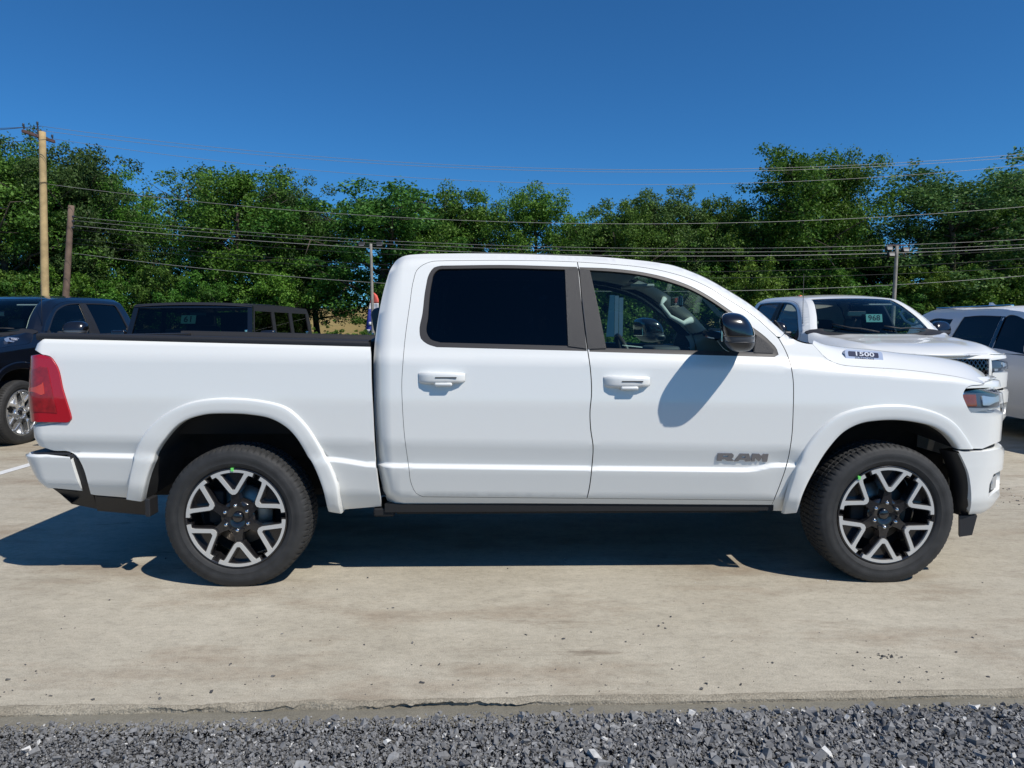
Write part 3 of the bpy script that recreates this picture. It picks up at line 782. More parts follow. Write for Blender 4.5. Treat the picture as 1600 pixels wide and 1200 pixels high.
# lamp
HLB = Q(segs([(1506.5,613),(1505,618),(1508,627),(1515,641),(1520,648)], step=3))
z_ht = zz_(1530, 613); z_hb = zh_b
lampo = np.r_[HLB, np.array([(S_HL, z_hb + 0.004), (S_HL, z_ht)])]
lamps = panel('headlight', shrink(lampo, 0.003), [], 'lens_blue', truck, extra=0.022, flange=0.02, dz=0.02)
def sub(o12, name, poly, mat, extra, **k):
    a, b = panel(name, poly, [], mat, truck, extra=extra, dz=0.02, ds=0.02, **k); a.parent = o12[0]; b.parent = o12[1]
s_ = lambda px, py: q(px, py)[0]
sub(lamps, 'turn_signal', np.r_[Q([(1507.5,617), (1510,628), (1514,635.5)]), Q([(1531,635.5), (1529,617)])], 'amber', 0.018, flange=0.01)
sub(lamps, 'chrome_strip', np.r_[Q([(1507,614.5), (1507.5,616.5)]), np.array([(S_HL, zz_(1530, 616.5)), (S_HL, zz_(1530, 614.5))])], 'chrome', 0.012, flange=0.01)
sub(lamps, 'reflector', np.r_[Q([(1538,619), (1540,634), (1549,634)]), np.array([(S_HL - 0.2, zz_(1530, 634)), (S_HL - 0.2, zz_(1530, 619))])], 'lamp_chrome', 0.014, flange=0.012)
sub(lamps, 'lower_reflector', np.r_[Q([(1516,638), (1521,646)]), np.array([(S_HL - 0.05, zz_(1530, 646)), (S_HL - 0.05, zz_(1530, 638))])], 'lamp_chrome', 0.015, flange=0.01)
sub(lamps, 'lamp_lens', shrink(lampo, 0.003), 'glass_lens', 0.001, flange=0.0)
# brow above the lamp
brow = np.r_[Q(segs([(1538,601.5),(1528,602.5),(1517,603.5),(1510,607),(1507.5,611.5)], step=3)), np.array([(S_HL, z_ht + 0.003), (S_HL, zz_(1530, 594))]), np.array([(q(1540, 597)[0], zz_(1538, 597))])]
panel('headlight_brow', shrink(brow, 0.001), [], 'white', truck, extra=0.004)

# --- nose: grille, fascia, bumper
nf = np.r_[np.c_[np.linspace(q(1522, 600)[0], S_NOSE, 20), np.full(20, zz_(1530, 590))], np.c_[np.linspace(S_NOSE, q(1522, 610)[0], 20), np.full(20, z_ht + 0.032)]]
panel('nose_filler', nf, [], 'white', truck, extra=0.022, flange=0.0)
z_gt = zz_(1530, 597) ; z_gb = zf_b + 0.02
half = lambda a, b: np.array([(a, b)])
def rect(s0, s1, z0, z1, n=10):
    s_a = np.linspace(s0, s1, n)
    return np.r_[np.c_[s_a, np.full(n, z1)], np.c_[s_a[::-1], np.full(n, z0)]][::-1]
gr_o = rect(S_HL + 0.004, S_NOSE, zf_b, z_gt + 0.01, 16); 
gr_h = rect(S_HL + 0.05, S_NOSE - 0.0, z_gb + 0.03, z_gt - 0.035, 16)
fr_ = np.r_[np.c_[np.linspace(S_HL + 0.004, S_NOSE, 16), np.full(16, z_gt + 0.01)], np.c_[np.linspace(S_NOSE, S_HL + 0.05, 16), np.full(16, z_gt - 0.035)], np.c_[np.linspace(S_HL + 0.05, S_NOSE, 16), np.full(16, z_gb + 0.03)], np.c_[np.linspace(S_NOSE, S_HL + 0.004, 16), np.full(16, zf_b)]]
grille = panel('grille_surround', fr_, [], 'white', truck, extra=-0.012, flange=0.05)
gi = panel('grille', rect(S_HL + 0.04, S_NOSE, z_gb + 0.02, z_gt - 0.025, 16), [], 'plastic', truck, extra=0.03, flange=0.0)
bars = []; Vb = []; Fb = []
def ribbon(p0, p1, w, extra):
    n_ = 5; b = len(Vb)
    for t in np.linspace(0, 1, n_):
        s = p0[0] + (p1[0]-p0[0])*t; z = p0[1] + (p1[1]-p0[1])*t
        dv = np.array([p1[0]-p0[0], p1[1]-p0[1]]); dv /= np.linalg.norm(dv); pn = np.array([-dv[1], dv[0]]) * w
        Vb.append(surf(s + pn[0], z + pn[1], extra)); Vb.append(surf(s - pn[0], z - pn[1], extra))
        Vb.append(surf(s - pn[0], z - pn[1], extra + 0.02)); Vb.append(surf(s + pn[0], z + pn[1], extra + 0.02))
    for i in range(n_ - 1):
        for k in range(4): Fb.append((b+i*4+k, b+i*4+(k+1) % 4, b+i*4+4+(k+1) % 4, b+i*4+4+k))
zg0, zg1 = z_gb + 0.025, z_gt - 0.03; hgt = zg1 - zg0
for k in range(-8, 16):
    for sg in (1, -1):
        a = S_HL + 0.05 + k * 0.05; L_ = hgt * 0.7
        p0 = np.array([a, zg0]); p1 = np.array([a + L_, zg1])
        if sg < 0: p0, p1 = np.array([a + L_, zg0]), np.array([a, zg1])
        lo_, hi_ = S_HL + 0.045, S_NOSE
        def clip(pa, pb):
            t0, t1 = 0.0, 1.0; dd = pb[0] - pa[0]
            ta, tb = sorted(((lo_ - pa[0]) / dd, (hi_ - pa[0]) / dd)); t0 = max(t0, ta); t1 = min(t1, tb)
            return (pa + (pb - pa) * t0, pa + (pb - pa) * t1) if t1 - t0 > 0.05 else None
        c = clip(p0, p1)
        if c: ribbon(c[0], c[1], 0.005, 0.006)
gm = mk('grille_mesh', Vb, Fb, 'gloss_black', gi[0]); gm2 = mir(gm); gm2.parent = gi[1]
zb_t = zz_(1530, 704.5); zb_b = zz_(1530, 808)
BL = Q(segs([(1497,704.5),(1505.5,721),(1513,740),(1516,757),(1517,790),(1515,808)], step=4), -0.02)
def bump_round(V):
    V = V.copy(); t = np.clip((0.50 - V[:, 2]) / 0.2, 0, 1); V[:, 0] -= 0.06 * t * t * np.clip((V[:, 0] - 4.1) / 0.3, 0, 1); 
    t2 = np.clip((V[:, 2] - (zb_t - 0.03)) / 0.03, 0, 1); V[:, 0] -= 0.02 * t2 * t2 * np.clip((V[:, 0] - 4.2) / 0.2, 0, 1)
    return V
s_f0 = q(1547, 760, -0.02)[0] - 0.01
fog = rect(s_f0, s_f0 + 0.36, zz_(1530, 777), zz_(1530, 742), 8)
fog = np.array([(s_f0 + 0.03, zz_(1530, 742)), (s_f0 + 0.0, zz_(1530, 757)), (s_f0, zz_(1530, 777)), (s_f0 + 0.30, zz_(1530, 777)), (s_f0 + 0.34, zz_(1530, 742))])
bumper = panel('front_bumper', np.r_[BL, np.c_[np.linspace(S_HL - 0.1, S_NOSE, 14), np.full(14, zb_b)], np.c_[np.linspace(S_NOSE, q(1500, 704.5, -0.02)[0] + 0.03, 20), np.full(20, zb_t)]], [fog], 'white', truck, extra=-0.022, flange=0.05, post=bump_round)
a, b = panel('fog_lamp_bezel', shrink(fog, -0.01), [], 'plastic', truck, extra=0.012, flange=0.0, post=bump_round); a.parent = bumper[0]; b.parent = bumper[1]
fl = np.array([(s_f0 + 0.09, zz_(1530, 750)), (s_f0 + 0.09, zz_(1530, 770)), (s_f0 + 0.2, zz_(1530, 770)), (s_f0 + 0.2, zz_(1530, 750))])
a, b = panel('fog_lamp', fl, [], 'lamp_chrome', truck, extra=0.004, flange=0.008, post=bump_round); a.parent = bumper[0]; b.parent = bumper[1]
# seal strip between fender and bumper, wheel-side edge of bumper
panel('bumper_gap', np.r_[Q([(1494,700),(1496,707)]), np.c_[np.linspace(q(1510, 706)[0], S_NOSE, 14), np.full(14, zb_t - 0.008)], np.c_[np.linspace(S_NOSE, q(1510, 700)[0], 14), np.full(14, zf_b + 0.006)]], [], 'dark', truck, extra=0.03, flange=0)
edge = [q3(a_, b_, -0.004) for a_, b_ in ((1497,706),(1504,721),(1511,740),(1514.5,757),(1515.5,790),(1513.5,807))]
Vs = []; 
for p in edge: Vs.append([(p.x + 0.012, p.y - 0.004, p.z), (p.x - 0.03, p.y + 0.005, p.z), (p.x - 0.05, p.y + 0.10, p.z), (p.x + 0.06, p.y + 0.14, p.z)])
o = grid('wheel_opening_trim', Vs, 'plastic', truck); mir(o)
# air dam flap below the bumper
o = mk('air_dam', *(lambda c: ([(p[0], p[1], p[2]) for p in c], [(0,1,2,3),(4,7,6,5),(0,4,5,1),(1,5,6,2),(2,6,7,3),(3,7,4,0)]))(
    [(*tl(1499,806,.06)[:1], .06, tl(1499,806,.06)[1]), (*tl(1527,806,.06)[:1], .06, tl(1527,806,.06)[1]), (*tl(1519,836,.06)[:1], .06, tl(1519,836,.06)[1]), (*tl(1499,839,.06)[:1], .06, tl(1499,839,.06)[1]),
     (tl(1499,806,.06)[0]+.02, .10, tl(1499,806,.06)[1]), (tl(1527,806,.06)[0]+.02, .10, tl(1527,806,.06)[1]), (tl(1519,836,.06)[0]+.02, .10, tl(1519,836,.06)[1]), (tl(1499,839,.06)[0]+.02, .10, tl(1499,839,.06)[1])]), 'plastic', truck); mir(o)

# --- hood
CREST = [(1271,536.5),(1287,538),(1325,543),(1350,545),(1375,547.5),(1402,551),(1437,554.5),(1481,560.5),(1510,568),(1525,575.5),(1537,583.5),(1542,592)]
nst = 26
cr_px = resamp(CREST, nst); se_q = Q(resamp(SEAM, nst))
rowsH = []
for i in range(nst):
    e0 = Vector(surf(*se_q[i], 0.002))
    f = i / (nst - 1)
    yc_ = 0.24 + 0.10 * f
    cxz = tl(cr_px[i][0], cr_px[i][1], yc_); c0 = Vector((cxz[0], yc_, cxz[1]))
    if f > 0.9: c0.z = max(c0.z, e0.z + 0.012)
    # side wall: convex from the seam to the crest
    row = []
    for t in np.linspace(0, 1, 9):
        p = e0.lerp(c0, t); bul = 0.020 * math.sin(PI * t) * (1 - 0.5 * f); p.z += bul; p.y -= bul * 0.35
        row.append(p)
    for t in np.linspace(0, 1, 15)[1:]:
        y = c0.y + (1.0 - c0.y) * t
        dip = -0.012 * math.sin(PI * min(1, t / 0.42)) * (1 - f * 0.5) if t < 0.42 else 0
        bulge = 0.006 * (1 - f) * max(0, min(1, (t - 0.35) / 0.2))
        xo = (0.10 * f * f + 0.16 * max(0, f - 0.5) * 2) * (1 - (1 - t) ** 2) * 0.75
        row.append(Vector((c0.x + xo, y, c0.z + dip + bulge - 0.012 * f * t)))
    rowsH.append(row)
# roll the leading edge down to the grille
lastr = rowsH[-1]; fr_m = PX > XA; s_n0 = q(1538, 598)[0]
px_nose = [Vector(surf(max(s_n0, float(np.interp(min(v_.y, 1.0), PY[fr_m], ss_[fr_m]))), z_gt + 0.008, 0.0)) for v_ in lastr]
px_nose[-1].y = 1.0
rowsH.append([a.lerp(b, 0.6) + Vector((0.012, -0.003, 0.010)) for a, b in zip(lastr, px_nose)])
rowsH.append([b + Vector((0.0, 0, 0.004)) for b in px_nose])
full = [r + [Vector((p.x, TW - p.y, p.z)) for p in r[-2::-1]] for r in rowsH]
hood = grid('hood', full, 'white', truck, True, flip=False)
hood_rows = rowsH

# --- roof, windshield, cab back
x_hd = tl(1048, 414.5, 0.3)[0]; RE = ZR[ZR[:, 0] <= x_hd][3::4]
Er = surf(RE[:, 0], RE[:, 1], 0.0); rows = []
for i, p in enumerate(Er):
    f = min(1, i / 6.0); row = []
    for t in np.linspace(0, 1, 13):
        y = p[1] + (1 - p[1]) * t; row.append((p[0] + 0.02 * t * (1 - f) - (0.0), y, p[2] - 0.001 + 0.035 * (1 - (1 - t) ** 2.2) * (0.25 + 0.75 * f)))
    rows.append(row + [(a, TW - b, c) for a, b, c in row[-2::-1]])
grid('roof', rows, 'white', truck, True)
head = [(a, b, c - 0.035) for a, b, c in rows[-1]]
grid('headliner', [[(p[0], min(max(p[1], 0.31), TW - 0.31), p[2] - 0.045) for p in r] for r in rows[2:]], 'headliner', truck, True)
AP = ZR[ZR[:, 0] >= x_hd - 0.012][::3]; Ea = surf(AP[:, 0], AP[:, 1], 0.0)
na = len(Ea); wrows = []; pill = []
for i, p in enumerate(Ea):
    f = i / (na - 1)
    a0 = np.array(p); a1 = a0 + np.array([0.012, 0.035, 0.005]); a2 = a0 + np.array([0.018, 0.085, -0.002])
    pill.append([a0, a1, a2])
    row = []
    for t in np.linspace(0, 1, 15):
        y = a2[1] + (1 - a2[1]) * t; b_ = 1 - (1 - t) ** 2
        row.append((a2[0] + (0.11 + 0.09 * f + 0.06 * f * f) * b_, y, a2[2] - 0.006 + (0.012 * (1 - f) - 0.06 * f * f) * b_))
    wrows.append(row + [(a, TW - b, c) for a, b, c in row[-2::-1]])
o = grid('a_pillar', pill, 'white', truck, True); mir(o)
grid('windshield', wrows, 'glass_wind', truck, True, flip=False)
# header strip closing roof to glass
hd = [[Vector(a), Vector(b)] for a, b in zip(rows[-1], [wrows[0][0]] + wrows[0][1:-1] + [wrows[0][-1]])] if len(rows[-1]) == len(wrows[0]) else None
r_l = np.array(rows[-1]); w0 = np.array(wrows[0]); yy = np.linspace(0, 1, 40)
def rs(A): d_ = np.r_[0, np.cumsum(np.linalg.norm(np.diff(A, axis=0), axis=1))]; t = yy * d_[-1]; return np.c_[[np.interp(t, d_, A[:, k]) for k in range(3)]].T
grid('windshield_header', [rs(r_l), rs(w0) + np.array([0.0, 0, 0.003])], 'white', truck, True)
# cowl
wb = np.array(wrows[-1]); hr = np.array([tuple(v) for v in full[0]])
cw = [rs(wb) + np.array([-0.02, 0, 0.004]), rs(wb) + np.array([0.04, 0, -0.035]), rs(hr) + np.array([0.0, 0, -0.02])]
grid('cowl', cw, 'plastic', truck, True)
o = grid('cowl_corner', [[q3(1226, 521, 0.0) , q3(1236, 526.5, 0.004), q3(1250, 533, 0.006), q3(1271, 537, 0.006)],
     [Vector((p.x + 0.02, p.y + 0.12, p.z + dz_)) for p, dz_ in zip([q3(1226, 521, 0), q3(1236, 526.5, 0), q3(1250, 533, 0), q3(1271, 537, 0)], (0.014, 0.016, 0.012, 0.0))],
     [Vector((p.x + 0.06, p.y + 0.30, p.z - 0.01)) for p in [q3(1226, 521, 0), q3(1236, 526.5, 0), q3(1250, 533, 0), q3(1271, 537, 0)]]], 'plastic', truck, True); mir(o)
def wiper(y0, y1):
    pts = []
    for t in np.linspace(0, 1, 6):
        y = y0 + (y1 - y0) * t; j = np.argmin(np.abs(wb[:, 1] - y)); k = max(0, int((na - 1) * (0.98 - 0.10 * t)))
        w_ = np.array(wrows[k]); j = np.argmin(np.abs(w_[:, 1] - y)); pts.append(w_[j] + np.array([0.02, 0, 0.02]))
    tube('wiper', pts, 0.009, 'plastic', truck, 6)
wiper(0.95, 0.45); wiper(1.60, 1.05)
# back of the cab
CB = REARQ; Eb = surf(CB[:, 0], CB[:, 1], 0.0)
rows = []
for p in np.r_[Eb, Er[:1]]:
    row = [np.array([p[0] - 0.02 * (1 - (1 - t) ** 3) * 1.0, p[1] + (1 - p[1]) * t, p[2]]) for t in np.linspace(0, 1, 10)]
    rows.append(row + [np.array([a[0], TW - a[1], a[2]]) for a in row[-2::-1]])
cb = grid('cab_back', rows, 'white', truck, True, flip=True)
zb = [r for r in rows if 1.42 < r[0][2] < 1.80]
grid('rear_window', [[v + np.array([-0.012, 0, 0]) for v in r[3:-3]] for r in zb], 'glass_priv', cb, True, flip=True)

REGION = 'bed'
# --- bed: rails, floor, tailgate, front wall
zr0 = LN['L0']
def railz(x): return float(np.interp(x, zr0[:, 0], zr0[:, 1]))
xb0, xb1 = XR + 0.02, float(o_right[0][0]) - 0.012
rail = []
for x in np.linspace(xb0 + 0.03, xb1, 24):
    z = railz(x); rail.append([(x, 0.073, z - 0.010), (x, 0.066, z + 0.012), (x, 0.072, z + 0.026), (x, 0.11, z + 0.032), (x, 0.155, z + 0.030), (x, 0.16, z - 0.03)])
o = grid('bed_rail_cap', rail, 'plastic', truck, True, flip=True); mir(o)
V = []; zf = 0.86
x0, x1 = XR + 0.09, xb1 - 0.02
inn = [[(x, 0.155, railz(x) - 0.01), (x, 0.155, zf), (x, TW - 0.155, zf), (x, TW - 0.155, railz(x) - 0.01)] for x in np.linspace(x0, x1, 8)]
grid('bed_liner', inn, 'dark', truck)
box('bed_front_wall', (x1 + 0.0, 1.0, 0.97), (0.03, TW - 0.15, 0.86), 'dark', truck)
zt_t = railz(XR) - 0.004; zt_b = zz_(75, 698)
tg = panel('tailgate', rect(S_REAR, S_TAIL - 0.006, zt_b, zt_t, 18), [], 'white', truck, flange=0.05)
box('tailgate_cap', (XR + 0.085, 1.0, zt_t + 0.008), (0.10, TW - 0.30, 0.022), 'plastic', truck, 0.006)
box('tailgate_inner', (XR + 0.11, 1.0, (zt_t + zt_b) / 2), (0.02, TW - 0.25, zt_t - zt_b - 0.03), 'dark', truck)
box('tailgate_handle', (XR - 0.012 + 0.04, 1.0, zt_t - 0.14), (0.03, 0.24, 0.08), 'gloss_black', truck, 0.008)
for x_ in (-0.62, -0.12, 0.42):
    box('tie_down_cleat', (x_, TW - 0.13, railz(x_) + 0.04), (0.02, 0.02, 0.02), 'chrome', truck, 0.004)
# rear bumper
rb_r = Q(segs([(109,714),(117,740),(127.5,772)], step=4), -0.012)
zrb_t0, zrb_b0 = zz_(75, 709.5), zz_(75, 763)
def rpost(V):
    V = V.copy(); t = np.clip((XR + 0.16 - V[:, 0]) / 0.16, 0, 1); V[:, 0] -= 0.055 * t; 
    t3 = np.clip((zrb_b0 + 0.09 - V[:, 2]) / 0.12, 0, 1.2); V[:, 0] += 0.018 * t3 * t3 * t; V[:, 1] += np.where(V[:, 1] < 0.5, 0.02 * t3 * t3, 0); return V
sr_ = np.linspace(S_REAR, XR + RC + 0.02, 26)
rbo = np.r_[np.c_[sr_, np.full(26, zrb_t0)], rb_r, np.c_[sr_[::-1], np.full(26, zrb_b0)]]
rbm = panel('rear_bumper', rbo, [], 'white', truck, extra=-0.012, flange=0.06, post=rpost)
# black bumper top pad and end trim
zt_ = zrb_t0 + 0.006
pad_rows = []
for s in np.r_[np.linspace(S_REAR, XR + RC, 20), np.linspace(XR + RC + 0.01, q(108, 712)[0], 5)]:
    a = rpost(surf(np.array([s]), np.array([zt_]), -0.004))[0]; b_ = surf(np.array([s]), np.array([zt_]), 0.05)[0]
    pad_rows.append([a + np.array([0, 0, -0.012]), a, b_])
o = grid('bumper_step_pad', pad_rows, 'plastic', truck); mir(o)
et = np.r_[Q(segs([(109,712),(120,713),(125,720)], step=4)), Q(segs([(125,720),(142,772),(147,790)], step=4)), Q(segs([(147,790),(128,774),(117,742),(109,712)], step=4))]
et = Q(segs([(104,710),(118,711),(125,719),(142,772),(144,778)], step=4) + segs([(144,778),(124,774),(113,742),(104,710)], step=4))
panel('bumper_end_trim', et, [], 'plastic', truck, extra=0.012, flange=0.0)
z_vb = zz_(94, 791)
val = np.r_[np.c_[np.linspace(S_REAR, XR + RC, 20), np.full(20, zrb_b0 + 0.02)], Q(segs([(75,764),(128,772),(146,776)], step=6)), Q([(147.5,798),(94,791)]), np.c_[np.linspace(XR + RC, S_REAR, 20), np.full(20, z_vb + 0.02)]]
def vpost(V):
    V = rpost(V); t = np.clip((zrb_b0 - 0.02 - V[:, 2]) / 0.12, 0, 1); V[:, 0] += 0.07 * t * t * np.clip((XR + 0.15 - V[:, 0]) / 0.15, 0, 1); return V
panel('rear_valance', val, [], 'plastic', truck, extra=0.006, flange=0.04, post=vpost)
val2 = Q(segs([(146,776),(228,783)], [(228,783),(230,806)], [(230,806),(150,799)], [(150,799),(146,776)], step=6))
panel('lower_side_trim', val2, [], 'plastic', truck, extra=0.012, flange=0.04)
o = box('mud_flap', (tl(236, 800, .1)[0], 0.11, 0.445), (0.03, 0.10, 0.105), 'plastic', truck, 0.006); mir(o)
REGION = 'cab'
# --- rocker step, chassis
xs0, xs1 = tl(616, 800, 0.12)[0], tl(1192, 802, 0.12)[0]; zs = tl(900, 797, 0.1)[1]
o = box('rocker_rail', ((xs0 + xs1) / 2, 0.25, zs - 0.026), (xs1 - xs0, 0.14, 0.034), 'dark', truck, 0.010); mir(o)
o = box('sill_underside', ((xs0 + xs1) / 2, 0.30, zs + 0.02), (xs1 - xs0 + 0.1, 0.42, 0.05), 'dark', truck); mir(o)
o = box('frame_rail', (1.75, 0.55, 0.50), (5.3, 0.10, 0.18), 'dark', truck, 0.01); mir(o)
box('underbody', (1.75, 1.0, 0.60), (5.2, 1.0, 0.12), 'dark', truck)
box('cab_floor', (1.9, 1.0, 0.52), (2.5, 1.75, 0.05), 'dark', truck)
box('engine_block', (3.75, 1.0, 0.75), (0.95, 0.9, 0.62), 'dark', truck, 0.04)
box('rear_differential', (0.0, 1.0, 0.39), (0.30, 0.30, 0.28), 'dark', truck, 0.08)
tube('rear_axle', [(0, 0.25, 0.39), (0, TW - 0.25, 0.39)], 0.05, 'dark', truck, 12)
tube('exhaust_pipe', [(2.6, 1.3, 0.42), (1.2, 1.35, 0.42), (0.4, 1.45, 0.46), (-0.5, 1.5, 0.45), (-1.0, 1.5, 0.42)], 0.04, 'steel', truck, 10)
box('rear_bumper_beam', (XR + 0.06, 1.0, 0.60), (0.12, 1.5, 0.14), 'dark', truck)
box('fuel_tank', (1.2, 1.35, 0.50), (1.0, 0.4, 0.26), 'dark', truck, 0.04)
box('firewall', (2.98, 1.0, 0.90), (0.05, 1.7, 0.75), 'dark', truck)
box('cab_bulkhead', (float(Eb[6][0]) + 0.10, 1.0, 1.0), (0.05, 1.75, 0.90), 'dark', truck)
o = box('door_hinge_cover', (tl(604, 800, .2)[0], 0.25, zs - 0.01), (0.12, 0.3, 0.05), 'dark', truck, 0.01); mir(o)

# --- door handles
def handle(x0, y0, doors):
    c = q3(x0 + 35.5, y0 + 10); L = 0.262; z0 = c.z; s0 = q(x0 + 35.5, y0 + 10)[0]
    yb = lambda x: float(surf(np.array([x]), np.array([z0]))[0, 1])
    st = [(0, -0.004, .026, .0), (.02, -.024, .033, 0), (.06, -.036, .035, 0), (.10, -.039, .035, 0), (.16, -.039, .033, 0), (.215, -.036, .030, 0), (.246, -.026, .028, 0), (.262, -.004, .022, 0)]
    rows = []
    for u, dy, hh, _ in st:
        x = c.x - L / 2 + u; y = yb(s0 - L / 2 + u)
        sec = [(0.006, -0.95), (dy * 0.55, -1.0), (dy * 0.95, -0.80), (dy, -0.4), (dy, 0.35), (dy * 0.95, 0.75), (dy * 0.6, 1.0), (0.006, 0.95)]
        rows.append([(x, y + a, z0 + b * hh) for a, b in sec])
    V = [p for r in rows for p in r]; k = 8; Fc = [(i*k+j, i*k+j+1, (i+1)*k+j+1, (i+1)*k+j) for i in range(len(rows)-1) for j in range(k-1)]
    h = mk('handle', V, Fc, 'white', doors[0], True); bm = bmesh.new(); bm.from_mesh(h.data); bmesh.ops.recalc_face_normals(bm, faces=bm.faces); bm.to_mesh(h.data); bm.free()
    bm = bmesh.new(); add_box(bm, Vector((c.x + 0.01, yb(s0) - 0.030, z0 - 0.036)), (0.10, 0.026, 0.022), 0.0105, seg=4)
    g_ = bm_obj('handle_grip', bm, 'white', doors[0], True)
    bm = bmesh.new(); add_box(bm, Vector((c.x + 0.025, yb(s0) - 0.0398, z0 + 0.002)), (0.12, 0.003, 0.007), 0.001)
    g2 = bm_obj('handle_groove', bm, 'trim', doors[0])
    for o in (h, g_, g2): m_ = mir(o); m_.parent = doors[1]
handle(655, 580, D1); handle(944, 586, D2)

# --- door mirrors
def superq(c, a, b, h, z0, z1, sc, ex=0.55, n=40, m=16):
    """rounded block between the heights z0 and z1 (fractions of h), swept like a door mirror"""
    rows = []; zs_ = np.linspace(z0, z1, m)
    for zf in zs_:
        k_ = max(0.0, 1 - abs(zf) ** 2.6) ** 0.40 * sc
        row = []
        for t in np.linspace(0, 2 * PI, n, endpoint=False):
            cx, sy_ = math.cos(t), math.sin(t)
            x = a * k_ * math.copysign(abs(cx) ** ex, cx); y = b * k_ * math.copysign(abs(sy_) ** (ex * 1.15), sy_)
            x += -0.022 * zf + 0.045 * (y / b) * 0.9; x -= 0.016 * max(0, zf)
            row.append((c.x + x, c.y + y - 0.012 * zf * 0, c.z + zf * h))
        rows.append(row)
    V = [p for r in rows for p in r]; Fc = [(i*n+j, i*n+(j+1) % n, (i+1)*n+(j+1) % n, (i+1)*n+j) for i in range(m-1) for j in range(n)]
    Fc += [tuple(range(n-1, -1, -1)), tuple((m-1)*n+j for j in range(n))]
    return V, Fc
def mirror():
    c = Vector((tl(1152, 520, -0.13)[0], -0.135, tl(1152, 519, -0.13)[1])); A_, B__, H_ = 0.090, 0.135, 0.107
    parts = [mk('mirror_housing', *superq(c, A_, B__, H_, -0.22, 0.995, 1.0), 'gloss_black', fdoor, True),
             mk('mirror_turn_lens', *superq(c, A_, B__, H_, -0.50, -0.20, 0.985), 'lens_blue', fdoor, True),
             mk('mirror_base_shell', *superq(c, A_, B__, H_, -0.995, -0.48, 1.01), 'mirror_lower', fdoor, True)]
    bm = bmesh.new(); add_box(bm, c + Vector((0.070, 0.125, -0.062)), (0.075, 0.15, 0.055), 0.022, seg=3)
    parts.append(bm_obj('mirror_arm', bm, 'mirror_lower', fdoor, True))
    bm = bmesh.new(); add_box(bm, c + Vector((-0.086, 0.0, 0.01)), (0.01, 0.16, 0.12), 0.004, Matrix.Rotation(-0.29, 3, 'Z'))
    parts.append(bm_obj('mirror_glass', bm, 'chrome', fdoor))
    for o in parts: m_ = mir(o); m_.parent = fdoor2
mirror()

# --- badges
def letter_prism(name, poly, holes, px0, py0, sc, dep, mat, par):
    pts = [q(px0 + u * sc, py0 - v * sc) for u, v in poly]
    hs = [[q(px0 + u * sc, py0 - v * sc) for u, v in h] for h in holes]
    o, o2 = panel(name, np.array(pts), [np.array(h) for h in hs], mat, truck, extra=-dep, flange=dep, ds=0.5, dz=0.5)
    o.parent = par[0]
    # far side reads the right way round: mirror along x about the word's centre
    xc = surf(np.array([q(1160, 714)[0]]), np.array([0.8]))[0, 0]
    o2.data.transform(Matrix.Translation((xc, 0, 0)) @ Matrix.Diagonal((-1, 1, 1, 1)) @ Matrix.Translation((-xc, 0, 0))); o2.data.flip_normals()
    o2.parent = par[1]
RAM = [
 ([(0,0),(7.5,0),(8.2,2.4),(13,2.4),(16,0),(27,0),(22.5,4.3),(26,5.4),(26.5,9.2),(24,11.8),(1.6,11.8)], [[(9.6,6.2),(10,8.6),(17.5,8.6),(17.5,6.2)]]),
 ([(27,-.6),(33.5,-.6),(36,2),(43,2),(44.5,-.6),(52,-.6),(53,2),(50.5,11.2),(36,11.2)], [[(38.5,5),(41,8),(44.3,8),(44.6,5)]]),
 ([(53.6,-.8),(59,-.8),(60,4.5),(65.5,-1),(70.5,5),(71.5,-1.2),(78.5,-1.2),(80.8,10.6),(72.5,10.9),(69.5,8),(66.5,11),(55.5,11)], []),
]
for poly, holes in RAM: letter_prism('badge_letter', poly, holes, 1119.5, 720, 1.0, 0.006, 'badge_chrome', D2)

# hood-side badge
def hood_pt(px, py):
    # meet the hood's side wall
    best = None; rr = lray(px, py)
    for i in range(len(hood_rows) - 3):
        for j in range(8):
            a, b, c = hood_rows[i][j], hood_rows[i + 1][j], hood_rows[i][j + 1]
            d4 = hood_rows[i + 1][j + 1]
            for t_ in ((a, b, c), (b, d4, c)):
                n = (t_[1] - t_[0]).cross(t_[2] - t_[0]); o_ = Vector((CL[0], CL[1], CAMH)); dv = Vector(rr)
                if abs(n.dot(dv)) < 1e-9: continue
                t = n.dot(t_[0] - o_) / n.dot(dv); p = o_ + dv * t
                bc = [(t_[(k+1) % 3] - t_[k]).cross(p - t_[k]).dot(n) for k in range(3)]
                if min(bc) >= -1e-9 and (best is None or t < best[1]): best = (p, t, n.normalized())
    if best is None:
        x, z = tl(px, py, 0.12); return Vector((x, 0.12, z)), Vector((0, -0.8, 0.6))
    n = best[2]; n = n if n.y < 0 else -n
    return best[0], n
